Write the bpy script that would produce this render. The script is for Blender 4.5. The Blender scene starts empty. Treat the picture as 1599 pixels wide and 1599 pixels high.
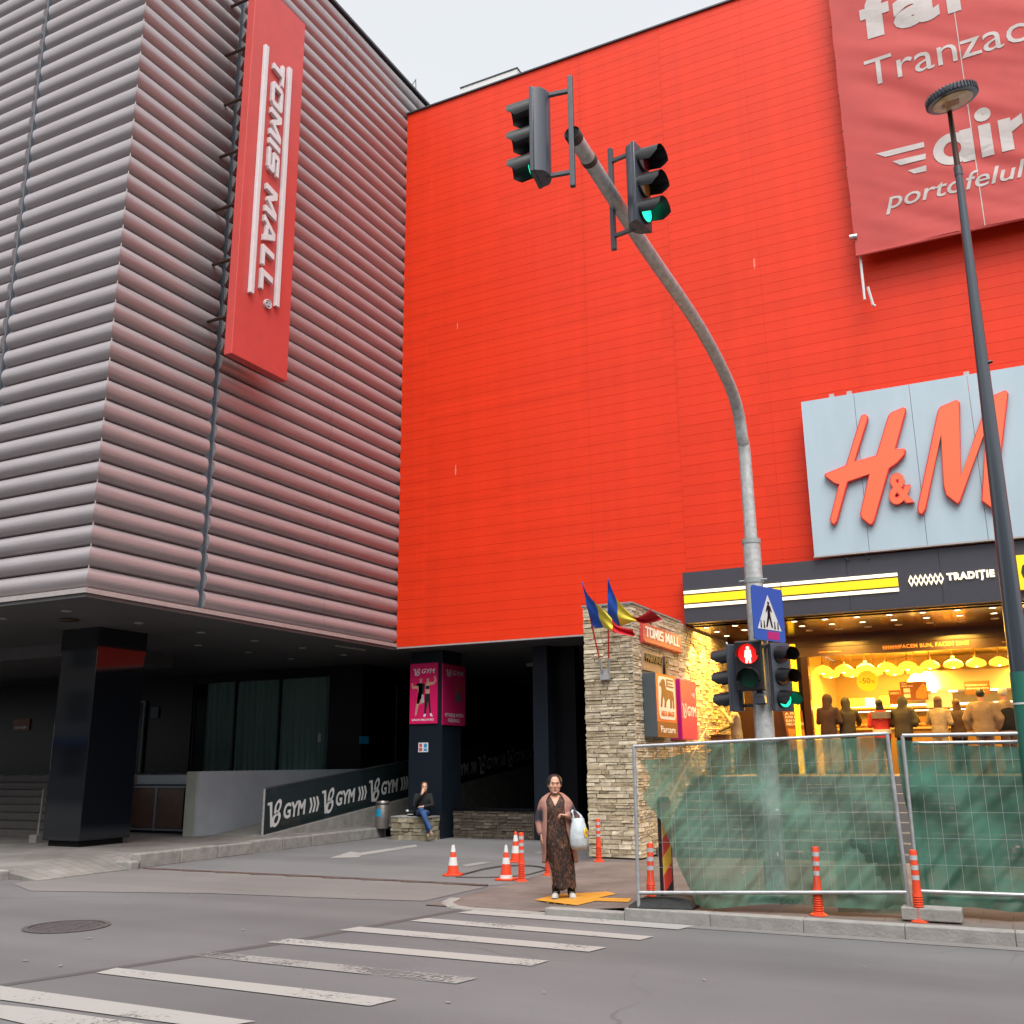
import bpy, bmesh, math, random
from math import radians, sin, cos, pi, sqrt, atan2
from mathutils import Vector, Matrix, noise
random.seed(7)
scene = bpy.context.scene
COL = scene.collection
V = Vector

# ------------------------------------------------------------------ camera
YAW, PITCH, ROLL, FPX, EYE = radians(26.789), radians(14.367), radians(-0.4967), 1528.1, 1.75
_f = V((-sin(YAW)*cos(PITCH), cos(YAW)*cos(PITCH), sin(PITCH)))
_r = V((cos(YAW), sin(YAW), 0)); _u = _r.cross(_f)
CR = _r*cos(ROLL) + _u*sin(ROLL); CU = -_r*sin(ROLL) + _u*cos(ROLL); CF = _f
cam_d = bpy.data.cameras.new('camera'); cam = bpy.data.objects.new('camera', cam_d); COL.objects.link(cam)
M = Matrix((CR, CU, -CF)).transposed().to_4x4(); M.translation = V((0, 0, EYE)); cam.matrix_world = M
cam_d.sensor_width = 36; cam_d.lens = FPX/1599*36; cam_d.clip_start = .05; cam_d.clip_end = 2000
scene.camera = cam
def P(x, y, axis, val):
    """photo pixel -> the point where its sight line meets the plane axis = val (used to survey the place)"""
    d = CF + CR*((x-800)/FPX) + CU*((800-y)/FPX); o = V((0, 0, EYE))
    return o + d*((val-o[axis])/d[axis])

# ------------------------------------------------------------------ world, sun, exposure
SUN = V((.25, -.42, .87)).normalized()
w = bpy.data.worlds.new('World'); scene.world = w; w.use_nodes = True
nt = w.node_tree; bg = nt.nodes['Background']
sky = nt.nodes.new('ShaderNodeTexSky'); sky.sky_type = 'NISHITA'; sky.sun_disc = False
sky.sun_elevation = math.asin(SUN.z); sky.sun_rotation = atan2(SUN.x, SUN.y)
sky.air_density = 1.0; sky.dust_density = 3.0; sky.ozone_density = 1.0
hs = nt.nodes.new('ShaderNodeHueSaturation'); hs.inputs['Saturation'].default_value = .22
deck = nt.nodes.new('ShaderNodeMix'); deck.data_type = 'RGBA'; deck.inputs[0].default_value = .6; deck.inputs[7].default_value = (1.96, 2.02, 2.05, 1)   # even cloud cover
cl = nt.nodes.new('ShaderNodeTexNoise'); cl.inputs['Scale'].default_value = 2.2; cl.inputs['Detail'].default_value = 5
cm = nt.nodes.new('ShaderNodeMix'); cm.data_type = 'RGBA'; cm.inputs[6].default_value = (1.82, 1.92, 1.93, 1); cm.inputs[7].default_value = (2.06, 2.08, 2.10, 1)
tcw = nt.nodes.new('ShaderNodeTexCoord'); nt.links.new(tcw.outputs['Generated'], cl.inputs['Vector']); nt.links.new(cl.outputs[0], cm.inputs[0]); nt.links.new(cm.outputs[2], deck.inputs[7])
nt.links.new(sky.outputs[0], hs.inputs['Color']); nt.links.new(hs.outputs[0], deck.inputs[6]); nt.links.new(deck.outputs[2], bg.inputs[0])
bg.inputs[1].default_value = .15
sd = bpy.data.lights.new('sun', 'SUN'); sd.energy = 1.45; sd.angle = radians(45); sd.color = (1, .97, .93)
so = bpy.data.objects.new('sun', sd); COL.objects.link(so); so.rotation_euler = SUN.to_track_quat('Z', 'Y').to_euler(); so.location = (0, -10, 40)
scene.view_settings.view_transform = 'Standard'; scene.view_settings.look = 'None'
scene.view_settings.exposure = 1.42; scene.view_settings.gamma = 1
scene.cycles.max_bounces = 8; scene.cycles.transparent_max_bounces = 24
scene.cycles.sample_clamp_indirect = 6.0; scene.cycles.caustics_reflective = False; scene.cycles.caustics_refractive = False

# ------------------------------------------------------------------ materials
def mat(name, col, rough=.6, metal=0, spec=.5, var=0, vscale=8, bump=0, bscale=40, coat=0, stretch=(1, 1, 1), sheen=0):
    if name.endswith(('_cloth', '_trousers', 'denim')) and not bump: bump, bscale, var, vscale = .9, 9, max(var, .2), 6      # creased cloth
    m = bpy.data.materials.new(name); m.use_nodes = True; n = m.node_tree; b = n.nodes['Principled BSDF']
    b.inputs['Base Color'].default_value = (*col, 1); b.inputs['Roughness'].default_value = rough
    b.inputs['Metallic'].default_value = metal; b.inputs['Specular IOR Level'].default_value = spec
    b.inputs['Coat Weight'].default_value = coat; b.inputs['Coat Roughness'].default_value = .15
    if sheen: b.inputs['Sheen Weight'].default_value = sheen
    if var or bump:
        tc = n.nodes.new('ShaderNodeTexCoord'); mp = n.nodes.new('ShaderNodeMapping'); mp.inputs['Scale'].default_value = stretch
        n.links.new(tc.outputs['Object'], mp.inputs[0])
    if var:
        nz = n.nodes.new('ShaderNodeTexNoise'); nz.inputs['Scale'].default_value = vscale; nz.inputs['Detail'].default_value = 6; nz.inputs['Roughness'].default_value = .65
        n.links.new(mp.outputs[0], nz.inputs['Vector'])
        mx = n.nodes.new('ShaderNodeMix'); mx.data_type = 'RGBA'
        mr = n.nodes.new('ShaderNodeMapRange'); mr.inputs[1].default_value = .3; mr.inputs[2].default_value = .7
        n.links.new(nz.outputs[0], mr.inputs[0]); n.links.new(mr.outputs[0], mx.inputs[0])
        mx.inputs[6].default_value = (*[max(0, c*(1-var)) for c in col], 1); mx.inputs[7].default_value = (*[min(1, c*(1+var)) for c in col], 1)
        n.links.new(mx.outputs[2], b.inputs['Base Color'])
    if bump:
        n2 = n.nodes.new('ShaderNodeTexNoise'); n2.inputs['Scale'].default_value = bscale; n2.inputs['Detail'].default_value = 5
        n.links.new(mp.outputs[0], n2.inputs['Vector'])
        bp = n.nodes.new('ShaderNodeBump'); bp.inputs['Strength'].default_value = bump; bp.inputs['Distance'].default_value = .02
        n.links.new(n2.outputs[0], bp.inputs['Height']); n.links.new(bp.outputs[0], b.inputs['Normal'])
    return m
def emit(name, col, s):
    m = bpy.data.materials.new(name); m.use_nodes = True; b = m.node_tree.nodes['Principled BSDF']
    b.inputs['Base Color'].default_value = (*col, 1); b.inputs['Emission Color'].default_value = (*col, 1); b.inputs['Emission Strength'].default_value = s
    return m
def glass(name, tint, mixf, rough=.05, tc=.85):
    m = bpy.data.materials.new(name); m.use_nodes = True; n = m.node_tree; b = n.nodes['Principled BSDF']; out = n.nodes['Material Output']
    b.inputs['Base Color'].default_value = (*tint, 1); b.inputs['Roughness'].default_value = rough
    t = n.nodes.new('ShaderNodeBsdfTransparent'); mx = n.nodes.new('ShaderNodeMixShader'); mx.inputs[0].default_value = mixf
    t.inputs[0].default_value = (tc, tc, tc, 1)
    n.links.new(t.outputs[0], mx.inputs[1]); n.links.new(b.outputs[0], mx.inputs[2]); n.links.new(mx.outputs[0], out.inputs[0])
    return m
def nodes_of(m):
    n = m.node_tree; return n, n.nodes['Principled BSDF']

def red_cladding():
    m = mat('red_paint', (.76, .032, .006), .45, spec=.26); n, b = nodes_of(m)
    tc = n.nodes.new('ShaderNodeTexCoord')
    # weather: slight plank-by-plank fading and chalky scratches with a shape of their own
    mp = n.nodes.new('ShaderNodeMapping'); mp.inputs['Scale'].default_value = (.12, 1, 4.3); n.links.new(tc.outputs['Object'], mp.inputs[0])
    nz = n.nodes.new('ShaderNodeTexNoise'); nz.inputs['Scale'].default_value = 1.0; nz.inputs['Detail'].default_value = 3; n.links.new(mp.outputs[0], nz.inputs['Vector'])
    r1 = n.nodes.new('ShaderNodeMix'); r1.data_type = 'RGBA'; r1.inputs[6].default_value = (.665, .0285, .0045, 1); r1.inputs[7].default_value = (.72, .035, .0063, 1)
    n.links.new(nz.outputs[0], r1.inputs[0])
    sn = n.nodes.new('ShaderNodeVectorMath'); sn.operation = 'SNAP'; sn.inputs[1].default_value = (2.12, 50, .232); n.links.new(tc.outputs['Object'], sn.inputs[0])
    wh = n.nodes.new('ShaderNodeTexWhiteNoise'); n.links.new(sn.outputs[0], wh.inputs[0])
    mp4 = n.nodes.new('ShaderNodeMapping'); mp4.inputs['Scale'].default_value = (3.2, 1, .10); n.links.new(tc.outputs['Object'], mp4.inputs[0])
    st = n.nodes.new('ShaderNodeTexNoise'); st.inputs['Scale'].default_value = 1.0; st.inputs['Detail'].default_value = 5; n.links.new(mp4.outputs[0], st.inputs['Vector'])
    sm = n.nodes.new('ShaderNodeMath'); sm.operation = 'MULTIPLY_ADD'; sm.inputs[1].default_value = .35; n.links.new(wh.outputs[0], sm.inputs[0]); n.links.new(st.outputs[0], sm.inputs[2])
    sr = n.nodes.new('ShaderNodeMapRange'); sr.inputs[1].default_value = .35; sr.inputs[2].default_value = 1.0; sr.inputs[3].default_value = .92; sr.inputs[4].default_value = 1.06; n.links.new(sm.outputs[0], sr.inputs[0])
    r3 = n.nodes.new('ShaderNodeMix'); r3.data_type = 'RGBA'; r3.blend_type = 'MULTIPLY'; r3.inputs[0].default_value = 1; n.links.new(r1.outputs[2], r3.inputs[6]); n.links.new(sr.outputs[0], r3.inputs[7])
    m2 = n.nodes.new('ShaderNodeMapping'); m2.inputs['Scale'].default_value = (2.2, 1, .32); n.links.new(tc.outputs['Object'], m2.inputs[0])
    vo = n.nodes.new('ShaderNodeTexVoronoi'); vo.inputs['Scale'].default_value = 1; n.links.new(m2.outputs[0], vo.inputs['Vector'])
    lt = n.nodes.new('ShaderNodeMath'); lt.operation = 'LESS_THAN'; lt.inputs[1].default_value = .045; n.links.new(vo.outputs['Distance'], lt.inputs[0])
    wn = n.nodes.new('ShaderNodeMath'); wn.operation = 'GREATER_THAN'; wn.inputs[1].default_value = .80
    sp = n.nodes.new('ShaderNodeSeparateColor'); n.links.new(vo.outputs['Color'], sp.inputs[0]); n.links.new(sp.outputs[0], wn.inputs[0])
    mu = n.nodes.new('ShaderNodeMath'); mu.operation = 'MULTIPLY'; n.links.new(lt.outputs[0], mu.inputs[0]); n.links.new(wn.outputs[0], mu.inputs[1])
    m3 = n.nodes.new('ShaderNodeMath'); m3.operation = 'MULTIPLY'; m3.inputs[1].default_value = .35; n.links.new(mu.outputs[0], m3.inputs[0])
    r2 = n.nodes.new('ShaderNodeMix'); r2.data_type = 'RGBA'; r2.inputs[7].default_value = (.85, .45, .38, 1)
    n.links.new(m3.outputs[0], r2.inputs[0]); n.links.new(r3.outputs[2], r2.inputs[6]); n.links.new(r2.outputs[2], b.inputs['Base Color'])
    return m
def stone_mat(name, c1, c2, c3):
    m = mat(name, c1, .85, bump=.7, bscale=18); n, b = nodes_of(m)
    ge = n.nodes.new('ShaderNodeNewGeometry'); cr = n.nodes.new('ShaderNodeValToRGB')
    e = cr.color_ramp.elements; e[0].color = (*c1, 1); e[0].position = .0; e[1].color = (*c2, 1); e[1].position = .45
    x = e.new(.8); x.color = (*c3, 1); y = e.new(1.); y.color = (*[min(1, c*1.25) for c in c3], 1)
    n.links.new(ge.outputs['Random Per Island'], cr.inputs[0])
    tc = n.nodes.new('ShaderNodeTexCoord'); nz = n.nodes.new('ShaderNodeTexNoise'); nz.inputs['Scale'].default_value = 9; nz.inputs['Detail'].default_value = 8
    n.links.new(tc.outputs['Object'], nz.inputs['Vector'])
    mx = n.nodes.new('ShaderNodeMix'); mx.data_type = 'RGBA'; mx.blend_type = 'MULTIPLY'; mx.inputs[0].default_value = .8
    mr = n.nodes.new('ShaderNodeMapRange'); mr.inputs[1].default_value = .3; mr.inputs[2].default_value = .65; mr.inputs[3].default_value = .62; mr.inputs[4].default_value = 1.1
    n.links.new(nz.outputs[0], mr.inputs[0]); n.links.new(cr.outputs[0], mx.inputs[6]); n.links.new(mr.outputs[0], mx.inputs[7]); n.links.new(mx.outputs[2], b.inputs['Base Color'])
    return m
def asphalt(name, c, patch=.25):
    m = mat(name, c, .88, bump=.35, bscale=130); n, b = nodes_of(m); tc = n.nodes.new('ShaderNodeTexCoord')
    a = n.nodes.new('ShaderNodeTexNoise'); a.inputs['Scale'].default_value = .35; a.inputs['Detail'].default_value = 7; n.links.new(tc.outputs['Object'], a.inputs['Vector'])
    f = n.nodes.new('ShaderNodeTexNoise'); f.inputs['Scale'].default_value = 150; f.inputs['Detail'].default_value = 4; n.links.new(tc.outputs['Object'], f.inputs['Vector'])
    ad = n.nodes.new('ShaderNodeMath'); ad.operation = 'MULTIPLY_ADD'; ad.inputs[1].default_value = .7; n.links.new(f.outputs[0], ad.inputs[0]); n.links.new(a.outputs[0], ad.inputs[2])
    mr = n.nodes.new('ShaderNodeMapRange'); mr.inputs[1].default_value = .6; mr.inputs[2].default_value = 1.1; n.links.new(ad.outputs[0], mr.inputs[0])
    mx = n.nodes.new('ShaderNodeMix'); mx.data_type = 'RGBA'; mx.inputs[6].default_value = (*[x*(1-patch) for x in c], 1); mx.inputs[7].default_value = (*[x*(1+patch) for x in c], 1)
    n.links.new(mr.outputs[0], mx.inputs[0])
    # long tyre-worn lanes and a few dark oil drips
    mp = n.nodes.new('ShaderNodeMapping'); mp.inputs['Scale'].default_value = (.05, .9, 1); n.links.new(tc.outputs['Object'], mp.inputs[0])
    ln = n.nodes.new('ShaderNodeTexNoise'); ln.inputs['Scale'].default_value = 1; ln.inputs['Detail'].default_value = 4; n.links.new(mp.outputs[0], ln.inputs['Vector'])
    m2 = n.nodes.new('ShaderNodeMix'); m2.data_type = 'RGBA'; m2.blend_type = 'MULTIPLY'; m2.inputs[0].default_value = .7
    q = n.nodes.new('ShaderNodeMapRange'); q.inputs[1].default_value = .3; q.inputs[2].default_value = .7; q.inputs[3].default_value = .78; q.inputs[4].default_value = 1.12
    n.links.new(ln.outputs[0], q.inputs[0]); n.links.new(mx.outputs[2], m2.inputs[6]); n.links.new(q.outputs[0], m2.inputs[7])
    # hairline cracks, broken up
    dn = n.nodes.new('ShaderNodeTexNoise'); dn.inputs['Scale'].default_value = 1.2; dn.inputs['Detail'].default_value = 5; n.links.new(tc.outputs['Object'], dn.inputs['Vector'])
    dv = n.nodes.new('ShaderNodeMix'); dv.data_type = 'RGBA'; dv.inputs[0].default_value = .35; n.links.new(tc.outputs['Object'], dv.inputs[6]); n.links.new(dn.outputs['Color'], dv.inputs[7])
    vo = n.nodes.new('ShaderNodeTexVoronoi'); vo.feature = 'DISTANCE_TO_EDGE'; vo.inputs['Scale'].default_value = .42; n.links.new(dv.outputs[2], vo.inputs['Vector'])
    cr = n.nodes.new('ShaderNodeMapRange'); cr.inputs[1].default_value = .0; cr.inputs[2].default_value = .006; cr.inputs[3].default_value = 1; cr.inputs[4].default_value = 0; n.links.new(vo.outputs[0], cr.inputs[0])
    bk = n.nodes.new('ShaderNodeMapRange'); bk.inputs[1].default_value = .52; bk.inputs[2].default_value = .62; n.links.new(a.outputs[0], bk.inputs[0])
    cm = n.nodes.new('ShaderNodeMath'); cm.operation = 'MULTIPLY'; n.links.new(cr.outputs[0], cm.inputs[0]); n.links.new(bk.outputs[0], cm.inputs[1])
    ck = n.nodes.new('ShaderNodeMath'); ck.operation = 'MULTIPLY'; ck.inputs[1].default_value = .45; n.links.new(cm.outputs[0], ck.inputs[0])
    m3 = n.nodes.new('ShaderNodeMix'); m3.data_type = 'RGBA'; m3.inputs[7].default_value = (.04, .038, .038, 1); n.links.new(ck.outputs[0], m3.inputs[0]); n.links.new(m2.outputs[2], m3.inputs[6]); n.links.new(m3.outputs[2], b.inputs['Base Color'])
    return m
def paving(name, c1, c2, mortar, bw, bh, rot=0):
    m = mat(name, c1, .85, bump=.2, bscale=60); n, b = nodes_of(m); tc = n.nodes.new('ShaderNodeTexCoord')
    mp = n.nodes.new('ShaderNodeMapping'); mp.inputs['Rotation'].default_value = (0, 0, rot); n.links.new(tc.outputs['Object'], mp.inputs[0])
    br = n.nodes.new('ShaderNodeTexBrick'); br.inputs['Scale'].default_value = 1; br.inputs['Brick Width'].default_value = bw; br.inputs['Row Height'].default_value = bh
    br.inputs['Mortar Size'].default_value = .006; br.inputs['Color1'].default_value = (*c1, 1); br.inputs['Color2'].default_value = (*c2, 1); br.inputs['Mortar'].default_value = (*mortar, 1)
    n.links.new(mp.outputs[0], br.inputs['Vector'])
    a = n.nodes.new('ShaderNodeTexNoise'); a.inputs['Scale'].default_value = 1.3; a.inputs['Detail'].default_value = 8; n.links.new(tc.outputs['Object'], a.inputs['Vector'])
    q = n.nodes.new('ShaderNodeMapRange'); q.inputs[1].default_value = .3; q.inputs[2].default_value = .7; q.inputs[3].default_value = .7; q.inputs[4].default_value = 1.2; n.links.new(a.outputs[0], q.inputs[0])
    m2 = n.nodes.new('ShaderNodeMix'); m2.data_type = 'RGBA'; m2.blend_type = 'MULTIPLY'; m2.inputs[0].default_value = 1
    n.links.new(br.outputs[0], m2.inputs[6]); n.links.new(q.outputs[0], m2.inputs[7]); n.links.new(m2.outputs[2], b.inputs['Base Color'])
    return m
def worn_paint(name, c, amount):
    """road paint with worn-through patches"""
    m = mat(name, c, .7); n, b = nodes_of(m); out = n.nodes['Material Output']; tc = n.nodes.new('ShaderNodeTexCoord')
    a = n.nodes.new('ShaderNodeTexNoise'); a.inputs['Scale'].default_value = 28; a.inputs['Detail'].default_value = 9; a.inputs['Roughness'].default_value = .75; n.links.new(tc.outputs['Object'], a.inputs['Vector'])
    c2 = n.nodes.new('ShaderNodeTexNoise'); c2.inputs['Scale'].default_value = 1.1; c2.inputs['Detail'].default_value = 3; n.links.new(tc.outputs['Object'], c2.inputs['Vector'])
    ad = n.nodes.new('ShaderNodeMath'); ad.operation = 'ADD'; n.links.new(a.outputs[0], ad.inputs[0]); n.links.new(c2.outputs[0], ad.inputs[1])
    q = n.nodes.new('ShaderNodeMapRange'); q.inputs[1].default_value = amount; q.inputs[2].default_value = amount+.12; n.links.new(ad.outputs[0], q.inputs[0])
    t = n.nodes.new('ShaderNodeBsdfTransparent'); mx = n.nodes.new('ShaderNodeMixShader')
    n.links.new(q.outputs[0], mx.inputs[0]); n.links.new(t.outputs[0], mx.inputs[1]); n.links.new(b.outputs[0], mx.inputs[2]); n.links.new(mx.outputs[0], out.inputs[0])
    return m
def net_mat(name, c, cover):
    m = bpy.data.materials.new(name); m.use_nodes = True; n = m.node_tree; n.nodes.clear(); out = n.nodes.new('ShaderNodeOutputMaterial')
    d = n.nodes.new('ShaderNodeBsdfDiffuse'); tl = n.nodes.new('ShaderNodeBsdfTranslucent'); t = n.nodes.new('ShaderNodeBsdfTransparent')
    d.inputs[0].default_value = (*c, 1); tl.inputs[0].default_value = (*c, 1)
    a = n.nodes.new('ShaderNodeMixShader'); a.inputs[0].default_value = .3; n.links.new(d.outputs[0], a.inputs[1]); n.links.new(tl.outputs[0], a.inputs[2])
    tc = n.nodes.new('ShaderNodeTexCoord'); nz = n.nodes.new('ShaderNodeTexNoise'); nz.inputs['Scale'].default_value = 2.2; nz.inputs['Detail'].default_value = 6
    n.links.new(tc.outputs['Object'], nz.inputs['Vector'])
    q = n.nodes.new('ShaderNodeMapRange'); q.inputs[1].default_value = .3; q.inputs[2].default_value = .7; q.inputs[3].default_value = cover-.1; q.inputs[4].default_value = cover+.1
    n.links.new(nz.outputs[0], q.inputs[0]); mx = n.nodes.new('ShaderNodeMixShader')
    lw = n.nodes.new('ShaderNodeLayerWeight'); lw.inputs[0].default_value = .45; fa = n.nodes.new('ShaderNodeMath'); fa.operation = 'MULTIPLY_ADD'; fa.use_clamp = True; fa.inputs[1].default_value = .8   # threads close up where the cloth turns away
    # gathers: bands where the weave is pulled tight or doubled, running across the cloth
    mp = n.nodes.new('ShaderNodeMapping'); mp.inputs['Rotation'].default_value = (0, radians(-42), 0); mp.inputs['Scale'].default_value = (.7, 1, 7); n.links.new(tc.outputs['Object'], mp.inputs[0])
    gn = n.nodes.new('ShaderNodeTexNoise'); gn.inputs['Scale'].default_value = 1; gn.inputs['Detail'].default_value = 4; gn.inputs['Distortion'].default_value = .6; n.links.new(mp.outputs[0], gn.inputs['Vector'])
    gm = n.nodes.new('ShaderNodeMath'); gm.operation = 'MULTIPLY_ADD'; gm.inputs[1].default_value = .30; gm.inputs[2].default_value = -.15; n.links.new(gn.outputs[0], gm.inputs[0])
    gs = n.nodes.new('ShaderNodeMath'); gs.operation = 'ADD'; n.links.new(gm.outputs[0], gs.inputs[0]); n.links.new(q.outputs[0], gs.inputs[1])
    n.links.new(lw.outputs['Facing'], fa.inputs[0]); n.links.new(gs.outputs[0], fa.inputs[2])
    n.links.new(fa.outputs[0], mx.inputs[0]); n.links.new(t.outputs[0], mx.inputs[1]); n.links.new(a.outputs[0], mx.inputs[2]); n.links.new(mx.outputs[0], out.inputs[0])
    return m
def leopard(name):
    m = mat(name, (.05, .02, .012), .75); n, b = nodes_of(m); tc = n.nodes.new('ShaderNodeTexCoord')
    mp = n.nodes.new('ShaderNodeMapping'); mp.inputs['Scale'].default_value = (1, 1, .55); n.links.new(tc.outputs['Object'], mp.inputs[0])
    nz = n.nodes.new('ShaderNodeTexNoise'); nz.inputs['Scale'].default_value = 24; nz.inputs['Detail'].default_value = 3; nz.inputs['Distortion'].default_value = 1.6; n.links.new(mp.outputs[0], nz.inputs['Vector'])
    big = n.nodes.new('ShaderNodeTexNoise'); big.inputs['Scale'].default_value = 5; n.links.new(tc.outputs['Object'], big.inputs['Vector'])
    ad = n.nodes.new('ShaderNodeMath'); ad.operation = 'MULTIPLY_ADD'; ad.inputs[1].default_value = .35; n.links.new(big.outputs[0], ad.inputs[0]); n.links.new(nz.outputs[0], ad.inputs[2])
    cr = n.nodes.new('ShaderNodeValToRGB'); e = cr.color_ramp.elements
    e[0].position = .62; e[0].color = (.014, .008, .008, 1); e[1].position = .70; e[1].color = (.045, .018, .012, 1)
    x = e.new(.76); x.color = (.14, .055, .02, 1); y = e.new(.8); y.color = (.035, .016, .012, 1); z = e.new(.9); z.color = (.22, .14, .10, 1)
    n.links.new(ad.outputs[0], cr.inputs[0]); n.links.new(cr.outputs[0], b.inputs['Base Color'])
    return m
def ombre(name, lo=.8, hi=1.3):
    """dusty pink knit with a dark band woven round each sleeve"""
    m = mat(name, (.33, .165, .13), .85, bump=.3, bscale=120); n, b = nodes_of(m); tc = n.nodes.new('ShaderNodeTexCoord')
    sp = n.nodes.new('ShaderNodeSeparateXYZ'); n.links.new(tc.outputs['Object'], sp.inputs[0])
    nz = n.nodes.new('ShaderNodeTexNoise'); nz.inputs['Scale'].default_value = 30; n.links.new(tc.outputs['Object'], nz.inputs['Vector'])
    ad = n.nodes.new('ShaderNodeMath'); ad.operation = 'MULTIPLY_ADD'; ad.inputs[1].default_value = .03; n.links.new(nz.outputs[0], ad.inputs[0]); n.links.new(sp.outputs[2], ad.inputs[2])
    cr = n.nodes.new('ShaderNodeValToRGB'); e = cr.color_ramp.elements
    mr = n.nodes.new('ShaderNodeMapRange'); mr.inputs[1].default_value = lo; mr.inputs[2].default_value = hi; n.links.new(ad.outputs[0], mr.inputs[0])
    e[0].position = .30; e[0].color = (.33, .165, .13, 1); e[1].position = .40; e[1].color = (.02, .016, .03, 1)
    x = e.new(.62); x.color = (.03, .022, .035, 1); z = e.new(.76); z.color = (.33, .165, .13, 1)
    n.links.new(mr.outputs[0], cr.inputs[0])
    ax = n.nodes.new('ShaderNodeMath'); ax.operation = 'ADD'; ax.inputs[1].default_value = .075; n.links.new(sp.outputs[0], ax.inputs[0])
    ab = n.nodes.new('ShaderNodeMath'); ab.operation = 'ABSOLUTE'; n.links.new(ax.outputs[0], ab.inputs[0])
    gt = n.nodes.new('ShaderNodeMapRange'); gt.inputs[1].default_value = .165; gt.inputs[2].default_value = .19; n.links.new(ab.outputs[0], gt.inputs[0])
    mx = n.nodes.new('ShaderNodeMix'); mx.data_type = 'RGBA'; mx.inputs[6].default_value = (.33, .165, .13, 1); n.links.new(gt.outputs[0], mx.inputs[0]); n.links.new(cr.outputs[0], mx.inputs[7])
    n.links.new(mx.outputs[2], b.inputs['Base Color'])
    return m

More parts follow.
